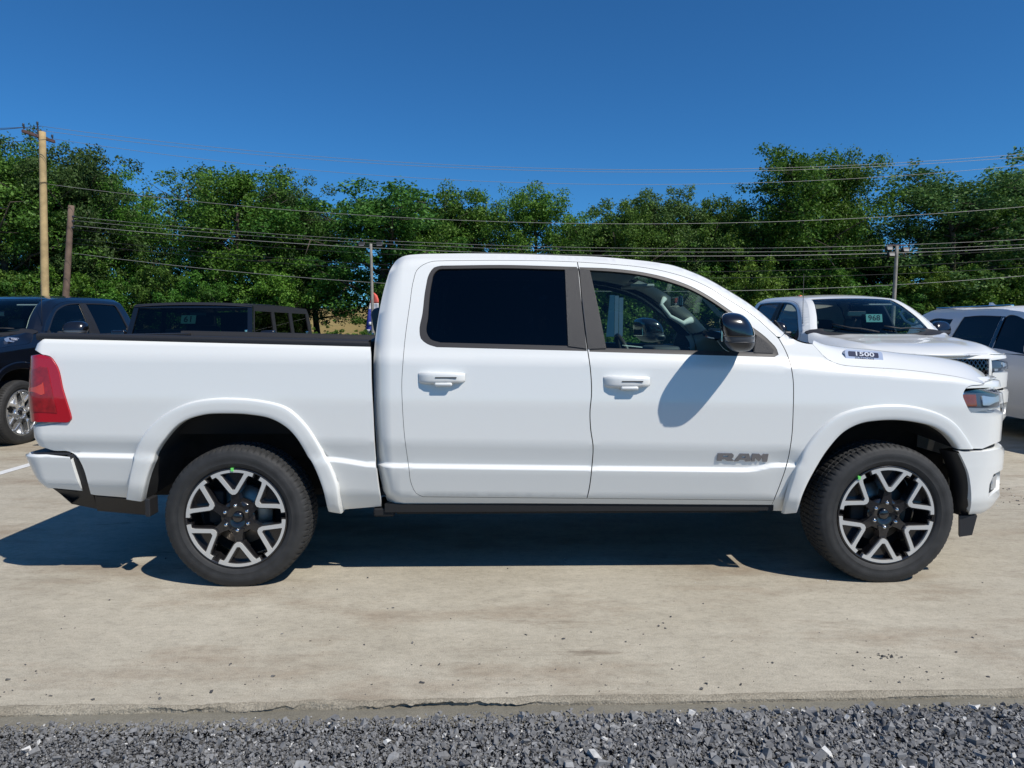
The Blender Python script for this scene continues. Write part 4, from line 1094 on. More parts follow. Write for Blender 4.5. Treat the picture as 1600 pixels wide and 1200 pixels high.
def badge():
    ctr, n = hood_pt(1348, 557); l_, _ = hood_pt(1322, 555.5); r_, _ = hood_pt(1374, 559)
    X = (r_ - l_).normalized(); n = Vector((0, -0.93, 0.37)); n = (n - X * n.dot(X)).normalized(); Zv = n.cross(X) * -1
    if Zv.z < 0: Zv = -Zv
    Mx = Matrix((( X.x, -n.x, Zv.x, ctr.x), (X.y, -n.y, Zv.y, ctr.y), (X.z, -n.z, Zv.z, ctr.z), (0, 0, 0, 1)))
    w, h = 0.118, 0.032
    def rr(w, h, r, n_=5):
        out = []
        for cx, cz, a0 in ((w - r, h - r, 0), (-w + r, h - r, PI/2), (-w + r, -h + r, PI), (w - r, -h + r, 1.5*PI)):
            out += [(cx + r * math.cos(a0 + k * PI/2/n_), cz + r * math.sin(a0 + k * PI/2/n_)) for k in range(n_ + 1)]
        return out
    parts = [prism_y('badge_plate', rr(w, h, 0.015), (), -0.014, 0.03, 'badge_blue', hood), 
             prism_y('badge_field', [(u * 1.0 - 0.004, v + 0.007) for u, v in rr(w * 0.80, 0.0155, 0.006)], (), -0.0155, 0.0, 'badge_dark', hood)]
    t1 = text_mesh('badge_number', '1500', 0.036, 'badge_silver', hood, (0, 0, 0), (0, 0, 0), 0.0015, 0.0008, 1.75, 1.02)
    t1.data.transform(Matrix.Translation((-0.002, -0.017, 0.007)) @ Matrix.Rotation(PI/2, 4, 'X'))
    t2 = text_mesh('badge_script', 'HURRICANE', 0.0135, 'badge_dark', hood, (0, 0, 0), (0, 0, 0), 0.0008, 0.0, 1.5, 1.1)
    t2.data.transform(Matrix.Translation((0.0, -0.0148, -0.0175)) @ Matrix.Rotation(PI/2, 4, 'X'))
    for o in parts + [t1, t2]:
        o.data.transform(Mx)
        me = o.data.copy(); me.transform(Matrix.Translation((ctr.x, 1, 0)) @ Matrix.Rotation(PI, 4, 'Z') @ Matrix.Translation((-ctr.x, -1, 0)))
        o2 = bpy.data.objects.new(o.name.split('.')[0], me); COL.objects.link(o2); o2.parent = hood
badge()

# --- wheels
def make_wheel():
    w = {}
    RO = 0.405
    prof = [(0.262, -0.100), (0.268, -0.118), (0.280, -0.126), (0.300, -0.1325), (0.303, -0.1315), (0.325, -0.1365), (0.350, -0.1375), (0.353, -0.1360), (0.371, -0.1320), (0.384, -0.1255), (0.393, -0.117), (0.399, -0.106), (0.402, -0.094), (0.4035, -0.082)]
    cen = [(0.4035, -0.080), (0.396, -0.078), (0.396, -0.072), (0.4045, -0.070), (0.405, -0.040), (0.396, -0.038), (0.396, -0.030), (0.405, -0.028), (0.405, 0.0)]
    rm = lambda r: 0.288 + (r - 0.262) * (0.412 - 0.288) / (0.405 - 0.262)
    half = [(rm(r), y) for r, y in prof + cen]; full_ = half + [(r, -y) for r, y in half[-2::-1]]
    N = 340; k = len(full_); V = np.zeros((N, k, 3)); a = 2 * PI * np.arange(N) / N
    rr = np.array([r for r, y in full_]); yy_ = np.array([y for r, y in full_])
    for j in range(N):
        r = rr.copy()
        sh = (rr > 0.387) & (np.abs(yy_) > 0.0795)
        if j % 5 == 0: r[sh] -= 0.0070 * np.clip((rr[sh] - 0.391) / 0.012, 0, 1)
        elif j % 5 == 2: r[sh] -= 0.002 * np.clip((rr[sh] - 0.397) / 0.01, 0, 1)
        md = (rr > 0.407) & (np.abs(yy_) < 0.078)
        if j % 4 == 0: r[md] -= 0.006
        V[j, :, 0] = r * math.cos(a[j]); V[j, :, 2] = r * math.sin(a[j]); V[j, :, 1] = yy_
    V[:, :, 2] = np.maximum(V[:, :, 2], -0.3975)
    bulge = np.clip((-V[:, :, 2] - 0.30) / 0.09, 0, 1); V[:, :, 1] *= 1 + 0.035 * bulge
    V = V.reshape(-1, 3); Fc = [(j*k+i, j*k+i+1, ((j+1) % N)*k+i+1, ((j+1) % N)*k+i) for j in range(N) for i in range(k-1)]
    tmp = []
    o = mk('tyre', V, Fc, 'rubber', None, True); me = o.data
    me.set_sharp_from_angle(angle=R(38)); tmp.append(o); w['tyre'] = me
    o = lathe('rim_barrel', [(r * 1.092, y) for r, y in [(0.266, -0.121), (0.262, -0.124), (0.256, -0.118), (0.252, -0.105), (0.246, -0.06), (0.236, 0.02), (0.246, 0.10), (0.262, 0.115), (0.266, 0.10), (0.262, -0.10)]], 'rim_dark', None, 72); tmp.append(o); w['wheel'] = o.data
    Rr = 0.2815
    def arc(r, a0, a1, n_): return [(r * math.sin(t), r * math.cos(t)) for t in np.linspace(a0, a1, n_)]
    A26 = R(25.5)
    outl = [(-0.030, 0.495), (-0.078, 0.532), (-0.278, 0.820), (-0.325, 0.866)] + arc(0.925, -R(22.5), -A26, 3) + arc(1.0, -A26, A26, 17) + arc(0.925, A26, R(22.5), 3) + [(0.325, 0.866), (0.278, 0.820), (0.078, 0.532), (0.030, 0.495)]
    hole = [(-0.030, 0.590), (-0.213, 0.862)] + arc(0.948, -R(15.0), R(15.0), 7) + [(0.213, 0.862), (0.030, 0.590)]
    sc_ = lambda p, s=Rr: [(u * s, v * s) for u, v in p]
    back = [(-0.045, 0.465), (-0.100, 0.52), (-0.298, 0.805), (-0.35, 0.86)] + arc(0.90, -R(24.5), -R(27.5), 2) + arc(0.985, -R(27.5), R(27.5), 15) + arc(0.90, R(27.5), R(24.5), 2) + [(0.35, 0.86), (0.298, 0.805), (0.100, 0.52), (0.045, 0.465)]
    hole_b = [(-0.02, 0.625), (-0.180, 0.865)] + arc(0.925, -R(13), R(13), 5) + [(0.180, 0.865), (0.02, 0.625)]
    def V_of(o): return o
    o = prism_y('spoke_face', sc_(outl), [sc_(hole)], -0.1235, -0.1120, 'machined', None); tmp.append(o); w['spoke_face'] = o.data
    bo = prism_y('spoke', sc_(back), [sc_(hole_b)], -0.1130, -0.055, 'rim_dark', None)
    stem = prism_y('stem', sc_([(-0.125, 0.24), (-0.085, 0.38), (-0.070, 0.54), (0.070, 0.54), (0.085, 0.38), (0.125, 0.24)][::-1]), (), -0.1080, -0.05, 'rim_dark', None)
    pocket = prism_y('pocket', sc_([(-0.06, 0.56), (-0.25, 0.86)] + arc(0.93, -R(15), R(15), 5) + [(0.25, 0.86), (0.06, 0.56)]), (), -0.078, -0.06, 'rim_dark', None)
    bm = bmesh.new()
    for x in (bo, stem, pocket): bm.from_mesh(x.data); 
    me = bpy.data.meshes.new('spoke'); bm.to_mesh(me); bm.free(); me.materials.append(M['rim_dark']); w['spoke'] = me
    tmp += [bo, stem, pocket]
    o = lathe('hub', [(0.0, -0.088), (0.030, -0.088), (0.045, -0.094), (0.060, -0.098), (0.088, -0.099), (0.100, -0.090), (0.104, -0.05)], 'rim_dark', None, 36); tmp.append(o); w['hub'] = o.data
    o = lathe('centre_cap', [(0.0, -0.103), (0.022, -0.102), (0.030, -0.098), (0.032, -0.086)], 'gloss_black', None, 28); tmp.append(o); w['centre_cap'] = o.data
    o = lathe('lug_nut', [(0.0, -0.122), (0.006, -0.121), (0.010, -0.116), (0.0115, -0.108), (0.0115, -0.09)], 'chrome', None, 12); tmp.append(o); w['lug_nut'] = o.data
    o = lathe('brake_disc', [(0.06, -0.02), (0.175, -0.02), (0.175, 0.01), (0.06, 0.01)], 'steel', None, 40); tmp.append(o); w['brake_disc'] = o.data
    o = box('brake_caliper', (-0.135, -0.03, 0.05), (0.09, 0.06, 0.19), 'dark', None, 0.015); tmp.append(o); w['brake_caliper'] = o.data
    o = lathe('backing', [(0.0, 0.04), (0.255, 0.04)], 'dark', None, 32); tmp.append(o); w['dust_shield'] = o.data
    o = prism_y('mark', [(-0.007, -0.009), (0.007, -0.009), (0.007, 0.009), (-0.007, 0.009)], (), -0.1300, -0.10, 'green_dot', None); tmp.append(o); w['paint_mark'] = o.data
    for o in tmp: bpy.data.objects.remove(o)
    return w
WH = make_wheel()
def put(name, me, parent, loc=(0, 0, 0), rot=(0, 0, 0)):
    o = bpy.data.objects.new(name, me); COL.objects.link(o); o.parent = parent; o.location = loc; o.rotation_euler = rot; return o
def wheel(parent, loc, flip=False, spin=0.0, steer=0.0, mark=None):
    w = put('wheel', WH['wheel'], parent, loc, (0, 0, (PI if flip else 0) + steer))
    put('tyre', WH['tyre'], w)
    for k in range(6):
        an = k * PI / 3 + spin
        put('spoke', WH['spoke'], w, rot=(0, an, 0)); put('spoke_face', WH['spoke_face'], w, rot=(0, an, 0))
        put('lug_nut', WH['lug_nut'], w, (0.072 * math.sin(an), 0, 0.072 * math.cos(an)))
    for p in ('hub', 'centre_cap', 'brake_disc', 'brake_caliper', 'dust_shield'): put(p, WH[p], w)
    if mark is not None: put('paint_mark', WH['paint_mark'], w, (0.284 * math.sin(mark), 0, 0.284 * math.cos(mark)))
    return w
XF = tl(1378, 804, 0.0)[0]
print('front axle x', XF)
YW = 0.120
wheel(truck, (-0.033, YW, 0.397), spin=R(-3), mark=R(-2)); wheel(truck, (XF + 0.024, YW, 0.397), spin=R(4), mark=R(-38), steer=R(1.5))
wheel(truck, (-0.033, TW - YW, 0.397), True); wheel(truck, (XF + 0.024, TW - YW, 0.397), True, 0.3)

# --- interior
def seat(x, y, name='front_seat', w=0.52):
    b = box(name, (x, y, 0.84), (0.52, w, 0.20), 'seat', truck, 0.05, seg=3, smooth=True)
    bk = box('backrest', (x - 0.30, y, 1.14), (0.17, w, 0.60), 'seat', b, 0.06, Matrix.Rotation(R(-14), 3, 'Y'), 3, True)
    hr_ = box('headrest', (x - 0.39, y, 1.52), (0.10, w * 0.5, 0.17), 'seat', b, 0.04, Matrix.Rotation(R(-8), 3, 'Y'), 3, True)
seat(2.02, 0.52); seat(2.02, 1.48)
seat(1.12, 0.55, 'rear_seat', 0.6); seat(1.12, 1.45, 'rear_seat', 0.6)
bm = bmesh.new(); add_box(bm, Vector((2.92, 1.0, 1.10)), (0.55, 1.55, 0.36), 0.09, seg=4)
for v in bm.verts:
    if v.co.z > 1.1: v.co.z += 0.05 * math.exp(-((v.co.y - 1.47) / 0.2) ** 2) - 0.02
dashb = bm_obj('dashboard', bm, 'dash', truck, True)
box('centre_screen', (2.66, 1.0, 1.16), (0.04, 0.28, 0.30), 'gloss_black', dashb, 0.01, Matrix.Rotation(R(-12), 3, 'Y'))
box('instrument_hood', (2.72, 1.47, 1.30), (0.22, 0.42, 0.08), 'dash', dashb, 0.03, None, 3, True)
box('centre_console', (2.3, 1.0, 0.86), (0.9, 0.28, 0.34), 'dash', truck, 0.05, None, 3, True)
def ring(name, c, r, rad, tilt, mat, parent):
    pts = []
    for k in range(32):
        a = 2 * PI * k / 32; v = Matrix.Rotation(tilt, 3, 'Y') @ Vector((0, r * math.cos(a), r * math.sin(a))); pts.append(Vector(c) + v)
    return tube(name, pts, rad, mat, parent, 8, True)
sw = ring('steering_wheel', (2.46, 1.47, 1.245), 0.19, 0.017, R(-24), 'trim', truck)
box('steering_hub', (2.475, 1.47, 1.235), (0.05, 0.17, 0.13), 'dash', sw, 0.02, Matrix.Rotation(R(-24), 3, 'Y'))
for a in (0, PI, PI * 1.5):
    v = Matrix.Rotation(R(-24), 3, 'Y') @ Vector((0, 0.185 * math.cos(a), 0.185 * math.sin(a)))
    tube('steering_spoke', [(2.475, 1.47, 1.235), (2.46 + v.x, 1.47 + v.y, 1.245 + v.z)], 0.014, 'trim', sw, 6)
tube('steering_column', [(2.48, 1.47, 1.23), (2.78, 1.47, 1.12)], 0.035, 'dash', truck, 8)
for sgn, yo in ((1, 0), (-1, TW)):
    rr_ = []
    for p in Ea[2:-2]:
        rr_.append([(p[0] - 0.04, yo + sgn * (p[1] + 0.035), p[2] - 0.045), (p[0] - 0.01, yo + sgn * (p[1] + 0.085), p[2] - 0.03), (p[0] + 0.02, yo + sgn * (p[1] + 0.095), p[2] - 0.012)])
    ap = grid('a_pillar_lining', rr_, 'beige', truck, True)
    i1, i2 = int(len(rr_) * 0.38), int(len(rr_) * 0.80)
    a_, b_ = Vector(rr_[i1][1]), Vector(rr_[i2][1])
    dn = Vector((-0.07, sgn * 0.035, -0.055))
    tube('grab_handle', [a_, a_ + dn * 0.7 + (b_ - a_) * 0.06, a_.lerp(b_, 0.5) + dn * 1.05, b_ + dn * 0.8 - (b_ - a_) * 0.08, b_], [0.022, 0.018, 0.016, 0.022, 0.03], 'beige', ap, 8)
box('rear_view_mirror', (2.72, 1.0, 1.66), (0.03, 0.25, 0.075), 'gloss_black', truck, 0.012)
box('sun_visor', (2.52, 1.42, 1.79), (0.18, 0.40, 0.02), 'headliner', truck, 0.006)
# papers on the far front window
def far_paper(name, px0, px1, py0, py1, mat, yin):
    P_ = []
    for a, b in ((px0[0], py0), (px1[0], py0), (px1[1], py1), (px0[1], py1)):
        x, z = tl(a, b, yin(b)); P_.append((x, yin(b), z))
    mk(name, P_, [(0, 1, 2, 3)], mat, truck)
yin_ = lambda py: TW - 0.10 - max(0, (528 - py)) / 190 * 0.36
far_paper('window_sticker', (961, 960), (967, 966), 462, 525, 'paper', yin_)
far_paper('window_sticker', (967.5, 967), (974, 973), 465, 525.5, 'paper', yin_)
far_paper('window_sticker', (953, 947), (960.5, 959.5), 461, 526, 'paper2', yin_)
bm = bmesh.new(); add_box(bm, Vector((tl(988, 541, .9)[0], 0.9, tl(988, 541, .9)[1])), (0.12, 0.10, 0.006), 0.0, Matrix.Rotation(0.1, 3, 'Y')); bm_obj('paper_slip', bm, 'paper', truck)

# ================================================================== OTHER VEHICLES
def kids(o): return [c for c in COL.objects if c.parent == o]
def copy_tree(o, mats, parent=None, skip=()):
    c = o.copy(); COL.objects.link(c); c.parent = parent
    if o.data is not None and len(o.material_slots):
        m0 = o.material_slots[0].material
        if m0.name in mats:
            c.material_slots[0].link = 'OBJECT'; c.material_slots[0].material = mats[m0.name]
    for ch in KID.get(o.name, []):
        if ch.name.split('.')[0] not in skip: copy_tree(ch, mats, c, skip)
    return c
KID = {}
for o_ in COL.objects:
    if o_.parent is not None: KID.setdefault(o_.parent.name, []).append(o_)
M['chrome_rim'] = pmat('chrome_rim', (0.78, 0.79, 0.80), 0.14, 0.85)
M['navy_trim'] = pmat('navy_trim', (0.02, 0.02, 0.022), 0.35)
SKIP = ('badge_letter', 'window_sticker', 'paper_slip', 'paint_mark', 'tie_down_cleat', 'spoke_face_')
navy = copy_tree(truck, {'white_paint': M['navy'], 'machined_alloy': M['chrome_rim'], 'rim_dark': M['chrome_rim'], 'grey_trim': M['navy_trim']}, None, SKIP)
navy.location = (-8.22, 8.75 + XF, 0); navy.rotation_euler = (0, 0, -PI / 2)
tag(navy, 'dark navy pickup truck with chrome wheels parked nose out', 'pickup truck')
wram = copy_tree(truck, {'rim_dark': M['chrome_rim'], 'machined_alloy': M['chrome_rim'], 'grey_trim': M['navy_trim']}, None, SKIP + ('badge_plate', 'badge_field', 'badge_number', 'badge_script'))
wram.location = (3.72, 8.55 + XF, 0); wram.rotation_euler = (0, 0, -PI / 2)
tag(wram, 'white pickup truck with a number card behind its windshield parked nose out', 'pickup truck')
def l2w(root, p):                                           # local point of a parked pickup -> still local (for parts)
    return p
# number card, antenna, roof marker
def card(parent, c, w, h, txt, mat, rot, tsize, xs=1.0):
    o = box('number_card', (0, 0, 0), (w, 0.003, h), mat, parent); o.location = c; o.rotation_euler = rot
    if txt:
        t = text_mesh('card_number', txt, tsize, 'ink', o, (0, -0.003, 0), (PI / 2, 0, 0), 0.0008, 0.0015, xs)
    return o
# in the pickup's frame the windshield looks along +x
card(wram, (2.80, 1.20, 1.60), 0.22, 0.11, '968', 'teal', (R(-12), 0, PI / 2), 0.105, 1.05)
tube('antenna', [(3.02, 0.14, 1.38), (3.00, 0.14, 2.18)], 0.0035, 'plastic', wram, 6)
box('roof_marker', (1.75, 0.62, 1.925), (0.07, 0.045, 0.06), 'orange_marker', wram, 0.015)
tube('antenna', [(3.05, TW - 0.14, 1.38), (3.02, TW - 0.14, 2.05)], 0.0035, 'plastic', navy, 6)

# generic closed body from a side outline; local x forward, y across (centre 0), z up
class Shell:
    def __init__(self, half, tumble):          # tumble: list of (z, inset)
        self.h = half; self.t = np.array(tumble)
        self.noser = None
    def y(self, x, z):
        o = np.interp(z, self.t[:, 0], self.t[:, 1])
        if self.noser is not None:
            x0, x1, a, b, c = self.noser
            o = o + c * np.clip((x - a) / (x1 - a), 0, 1) ** 2.2 + c * np.clip((b - x) / (b - x0), 0, 1) ** 2.2
        return self.h - o
    def panel(self, name, poly, mat, parent, out=0.0, holes=(), res=0.07, flange=0.015):
        poly = dedupe(poly); holes = [dedupe(h) for h in holes]
        lo, hi = poly.min(0), poly.max(0)
        gx, gz = np.meshgrid(np.arange(lo[0], hi[0], res), np.arange(lo[1], hi[1], res * 0.6)); pts = np.c_[gx.ravel(), gz.ravel()]
        k = inpoly(pts, poly)
        for h in holes: k &= ~inpoly(pts, h)
        pts = pts[k]
        if len(pts):
            dm = edge_dist(pts, poly)
            for h in holes: dm = np.minimum(dm, edge_dist(pts, h))
            pts = pts[dm > 0.012]
        vo, fo = cdt(poly, holes, pts); res_ = []
        for sg in (-1, 1):
            V = [(p[0], sg * (self.y(p[0], p[1]) + out), p[1]) for p in vo]; Fc = []
            for f in fo:
                a, b, c = vo[f[0]], vo[f[1]], vo[f[2]]; ccw = (b[0]-a[0])*(c[1]-a[1]) - (b[1]-a[1])*(c[0]-a[0]) > 0
                Fc.append(tuple(f) if ccw == (sg < 0) else tuple(f[::-1]))
            if flange:
                for lp in [poly] + holes:
                    b = len(V); n = len(lp); V += [(p[0], sg * (self.y(p[0], p[1]) + out), p[1]) for p in lp] + [(p[0], sg * (self.y(p[0], p[1]) + out - flange), p[1]) for p in lp]
                    Fc += [(b + i, b + (i + 1) % n, b + n + (i + 1) % n, b + n + i) for i in range(n)]
            o = mk(name, V, Fc, mat, parent, True); o.data.set_sharp_from_angle(angle=R(40)); res_.append(o)
        return res_
    def skin(self, name, line, mat, parent, crown=0.03, bow=0.0, out=0.0, n=13, y0=-1, y1=1):
        rows = []
        for x, z in line:
            h = self.y(x, z); row = []
            for t in np.linspace(y0, y1, n):
                b = 1 - abs(t) ** 2.4; row.append((x + bow * b, t * h, z + crown * b + out))
            rows.append(row)
        return grid(name, rows, mat, parent, True)
def smooth_poly(pts, step=0.06): return np.array(catmull(list(pts) + [pts[0]], step))

def car_wheel(parent, x, y, r, flip, mats=None, width=0.9):
    w = wheel(parent, (x, y, r * 0.9636), flip)
    w.scale = (r / 0.412, width, r / 0.412); return w

# --- boxy black off-roader (faces the camera): local x forward
jeep = empty('off_road_vehicle', (-4.36, 9.30 + 0.35, 0), -PI / 2)
tag(jeep, 'black boxy off-road vehicle with a flat upright windshield between parked trucks', 'off-roader')
sh = Shell(0.90, [(0.4, 0.03), (0.75, 0.0), (1.12, 0.0), (1.20, 0.03), (1.83, 0.10), (1.9, 0.13)])
XW = 0.32                                                   # windshield base
bodyo = [(-2.55, 0.52), (-2.58, 1.20), (-0.9, 1.22), (XW + 0.12, 1.22), (1.50, 1.10), (1.56, 0.95), (1.50, 0.60), (-2.2, 0.48)]
B_ = 'black_paint'
sh.panel('body_side', np.array(catmull(bodyo[:2], .1) + catmull(bodyo[1:4], .1) + catmull(bodyo[3:6], .1) + catmull(bodyo[5:7], .1) + catmull(bodyo[6:] + bodyo[:1], .1)), B_, jeep)
sh.skin('hood', [(XW + 0.10, 1.225), (0.8, 1.19), (1.3, 1.13), (1.50, 1.10), (1.56, 0.98)], B_, jeep, 0.03)
g_ = sh.skin('grille', [(1.56, 0.98), (1.58, 0.75), (1.52, 0.55)], B_, jeep, 0.0, 0.03)
for k in range(7): box('grille_slot', (1.60, (k - 3) * 0.09, 0.86), (0.03, 0.045, 0.22), 'dark', g_, 0.008)
for sg in (-1, 1):
    bm = bmesh.new(); bmesh.ops.create_cone(bm, cap_ends=True, segments=24, radius1=0.095, radius2=0.09, depth=0.05, matrix=Matrix.Translation((1.59, sg * 0.47, 0.88)) @ Matrix.Rotation(PI/2, 4, 'Y')); bm_obj('headlight', bm, 'lamp_chrome', jeep)
    box('fender', (1.05, sg * 0.96, 0.93), (1.05, 0.24, 0.05), 'plastic', jeep, 0.02)
    box('fender', (-1.75, sg * 0.96, 0.93), (1.05, 0.24, 0.05), 'plastic', jeep, 0.02)
box('bumper', (1.72, 0, 0.60), (0.16, 1.55, 0.18), 'plastic', jeep, 0.03)
box('rear_panel', (-2.56, 0, 0.86), (0.04, 1.76, 0.70), B_, jeep, 0.01)
box('floor', (-0.5, 0, 0.62), (3.9, 1.45, 0.2), 'dark', jeep)
box('rear_bulkhead', (-2.3, 0, 1.45), (0.04, 1.30, 0.55), 'dark', jeep)
ZT = 1.80
ws0, ws1 = (XW, 1.235), (XW - 0.20, ZT - 0.03)
# windshield frame + glass
h0, h1 = sh.y(*ws0), sh.y(*ws1)
fo_ = [(-h0, 0), (h0, 0), (h1, 1), (-h1, 1)]; fi_ = [(-h0 + 0.07, 0.06), (h0 - 0.07, 0.06), (h1 - 0.06, 0.93), (-h1 + 0.06, 0.93)]
def wpt(u, v, o=0.0): return (ws0[0] + (ws1[0] - ws0[0]) * v + o, u, ws0[1] + (ws1[1] - ws0[1]) * v + o * 0.3)
V = [wpt(*p, 0.015) for p in fo_] + [wpt(*p, 0.015) for p in fi_] + [wpt(*p, -0.03) for p in fo_] + [wpt(*p, -0.03) for p in fi_]
Fc = [(i, (i+1) % 4, 4 + (i+1) % 4, 4 + i) for i in range(4)] + [(8 + i, 12 + i, 12 + (i+1) % 4, 8 + (i+1) % 4) for i in range(4)] + [(i, 8 + i, 8 + (i+1) % 4, (i+1) % 4) for i in range(4)] + [(4 + i, 4 + (i+1) % 4, 12 + (i+1) % 4, 12 + i) for i in range(4)]
mk('windshield_frame', V, Fc, B_, jeep)
M['glass_dark'] = glassmat('glass_dark', (0.20, 0.27, 0.28), 1.5)
mk('windshield', [wpt(*p, 0.0) for p in fi_], [(0, 1, 2, 3)], 'glass_dark', jeep)
hardtop = smooth_poly([(-2.50, 1.22), (-2.52, 1.35), (-2.42, ZT - 0.06), (-2.36, ZT - 0.01), (-1.0, ZT + 0.005), (ws1[0], ZT - 0.02), (XW - 0.02, 1.22)], 0.08)
hardtop = np.array(catmull([(-2.50, 1.22), (-2.52, 1.35), (-2.42, ZT - 0.06), (-2.36, ZT - 0.01)], .06) + catmull([(-2.36, ZT - 0.01), (-1.0, ZT + 0.005), (ws1[0] - 0.02, ZT - 0.015)], .1) + catmull([(ws1[0] - 0.02, ZT - 0.015), (XW - 0.03, 1.22)], .1) + catmull([(XW - 0.03, 1.22), (-2.50, 1.22)], .1))
def win(x0, x1, xt0, xt1, z0=1.28, z1=ZT - 0.10): return np.array(catmull([(x0, z0), (x1, z0)], .08) + catmull([(x1, z0), (xt1, z1)], .08) + catmull([(xt1, z1), (xt0, z1)], .08) + catmull([(xt0, z1), (x0, z0)], .08))
ws = [win(-0.60, 0.22, -0.60, 0.06), win(-1.42, -0.72, -1.40, -0.72), win(-2.38, -1.56, -2.30, -1.54)]
ht = sh.panel('hard_top', hardtop, 'plastic', jeep, -0.004, ws)
for w_ in ws: sh.panel('side_window', shrink(w_, -0.01), 'glass_dark' if w_ is not ws[2] else 'glass_priv', jeep, -0.016, flange=0)
sh.skin('roof', [(-2.42, ZT - 0.06), (-2.36, ZT - 0.01), (-1.0, ZT + 0.005), (ws1[0] - 0.02, ZT - 0.012), (ws1[0] + 0.035, ZT - 0.05)], 'plastic', jeep, 0.03)
for sg in (-1, 1):
    for x0 in (-0.66, -1.48): box('pillar_seam', (x0, sg * (sh.y(x0, 1.0) + 0.001), 0.98), (0.012, 0.008, 0.44), 'dark', jeep)
    m_ = box('door_mirror', (0.16, sg * 1.02, 1.36), (0.10, 0.20, 0.15), 'gloss_black', jeep, 0.03, None, 3, True)
    box('mirror_arm', (0.20, sg * 0.90, 1.30), (0.05, 0.12, 0.05), 'plastic', m_)
    for x0 in (1.02, -1.75): car_wheel(jeep, x0, sg * 0.82, 0.40, sg > 0)
for y in (-0.36, 0.36):
    b = box('seat', (-0.75, y, 0.98), (0.5, 0.46, 0.14), 'seat', jeep, 0.04); box('backrest', (-1.0, y, 1.25), (0.14, 0.46, 0.5), 'seat', b, 0.05); box('headrest', (-1.05, y, 1.58), (0.09, 0.24, 0.15), 'seat', b, 0.03)
box('dashboard', (0.02, 0, 1.12), (0.35, 1.4, 0.24), 'dash', jeep, 0.04)
box('rear_view_mirror', (0.0, 0, 1.66), (0.03, 0.22, 0.06), 'gloss_black', jeep, 0.01)
tube('roll_bar', [(-1.35, -0.6, 1.2), (-1.35, -0.58, 1.68), (-1.35, 0.58, 1.68), (-1.35, 0.6, 1.2)], 0.03, 'dark', jeep, 8)
card(jeep, wpt(-0.06, 0.66, -0.02), 0.20, 0.12, '61', 'teal', (R(-20), 0, PI / 2), 0.12, 1.1)
card(jeep, wpt(0.47, 0.20, -0.02), 0.20, 0.055, None, 'teal', (R(-20), 0, PI / 2), 0.1)

# --- silver SUV at the far right (faces the camera)
suv = empty('silver_suv', (7.50, 8.85, 0), -PI / 2)
tag(suv, 'silver grey sport utility vehicle with black side windows and white mirror', 'SUV')
sv = Shell(0.96, [(0.25, 0.06), (0.45, 0.02), (0.80, 0.0), (0.95, 0.012), (1.08, 0.045), (1.12, 0.06), (1.60, 0.24), (1.72, 0.31)]); sv.noser = (-3.20, 1.85, 1.1, -2.6, 0.16)
S_ = 'silver_paint'
low = [(-3.15, 0.45), (-3.2, 0.75), (-3.12, 1.10)]; belt = [(-3.12, 1.10), (-1.5, 1.14), (0.35, 1.10)]; hoodl = [(0.35, 1.10), (0.9, 1.06), (1.5, 0.97), (1.78, 0.86)]; nose = [(1.78, 0.86), (1.85, 0.62), (1.78, 0.36)]
def archp(xc, r): return [(xc + r * math.cos(a), 0.36 + r * math.sin(a)) for a in np.linspace(0.0, PI, 14)]
bot = [(1.78, 0.34)] + [(1.0 + 0.44, 0.34)] + archp(1.0, 0.43) + [(0.5, 0.30), (-1.55, 0.30)] + archp(-2.05, 0.43) + [(-2.52, 0.36), (-3.10, 0.45)]
sv.panel('body_side', np.array(catmull(low, .08) + catmull(belt, .1) + catmull(hoodl, .08) + catmull(nose, .06) + [np.array(b) for b in bot]), S_, suv, res=0.06)
top = [(-3.12, 1.11), (-3.05, 1.30), (-2.80, 1.62), (-2.68, 1.68), (-1.6, 1.735), (-0.8, 1.72), (-0.25, 1.64), (0.55, 1.13)]
wins = [np.array(catmull([(-0.70, 1.19), (0.33, 1.17), (-0.02, 1.42), (-0.32, 1.58), (-0.70, 1.625), (-0.70, 1.19)], .05)), np.array(catmull([(-1.72, 1.21), (-0.78, 1.19)], .08) + catmull([(-0.78, 1.19), (-0.78, 1.63)], .08) + catmull([(-0.78, 1.63), (-1.3, 1.645), (-1.60, 1.63)], .08) + catmull([(-1.60, 1.63), (-1.72, 1.21)], .08)),
        np.array(catmull([(-2.62, 1.28), (-1.90, 1.24)], .08) + catmull([(-1.90, 1.24), (-1.82, 1.60)], .08) + catmull([(-1.82, 1.60), (-2.45, 1.55), (-2.62, 1.28)], .06))]
sv.panel('greenhouse', np.array(catmull(top, .07) + catmull([top[-1], (-1.5, 1.12), top[0]], .1)), S_, suv, 0.0, wins, res=0.06)
for w_ in wins: sv.panel('side_window', shrink(w_, -0.012), 'glass_priv', suv, -0.012, flange=0)
sv.panel('pillar_trim', np.array(catmull([(-0.775, 1.19), (-0.705, 1.19)], .05) + catmull([(-0.705, 1.19), (-0.705, 1.625)], .08) + catmull([(-0.705, 1.625), (-0.775, 1.63)], .05) + catmull([(-0.775, 1.63), (-0.775, 1.19)], .08)), 'gloss_black', suv, 0.002, flange=0.006)
rl = sv.panel('door_edge', np.array([(-0.745, 0.40), (-0.735, 0.40), (-0.735, 1.12), (-0.745, 1.12)]), 'dark', suv, 0.002, flange=0.004)
sv.skin('roof', catmull([(-3.05, 1.30), (-2.80, 1.62), (-2.68, 1.68), (-1.6, 1.735), (-0.8, 1.72), (-0.28, 1.65)], .1), S_, suv, 0.05)
sv.skin('hood', catmull([(0.55, 1.09), (0.9, 1.06), (1.5, 0.97), (1.78, 0.86)], .1), S_, suv, 0.05, 0.08)
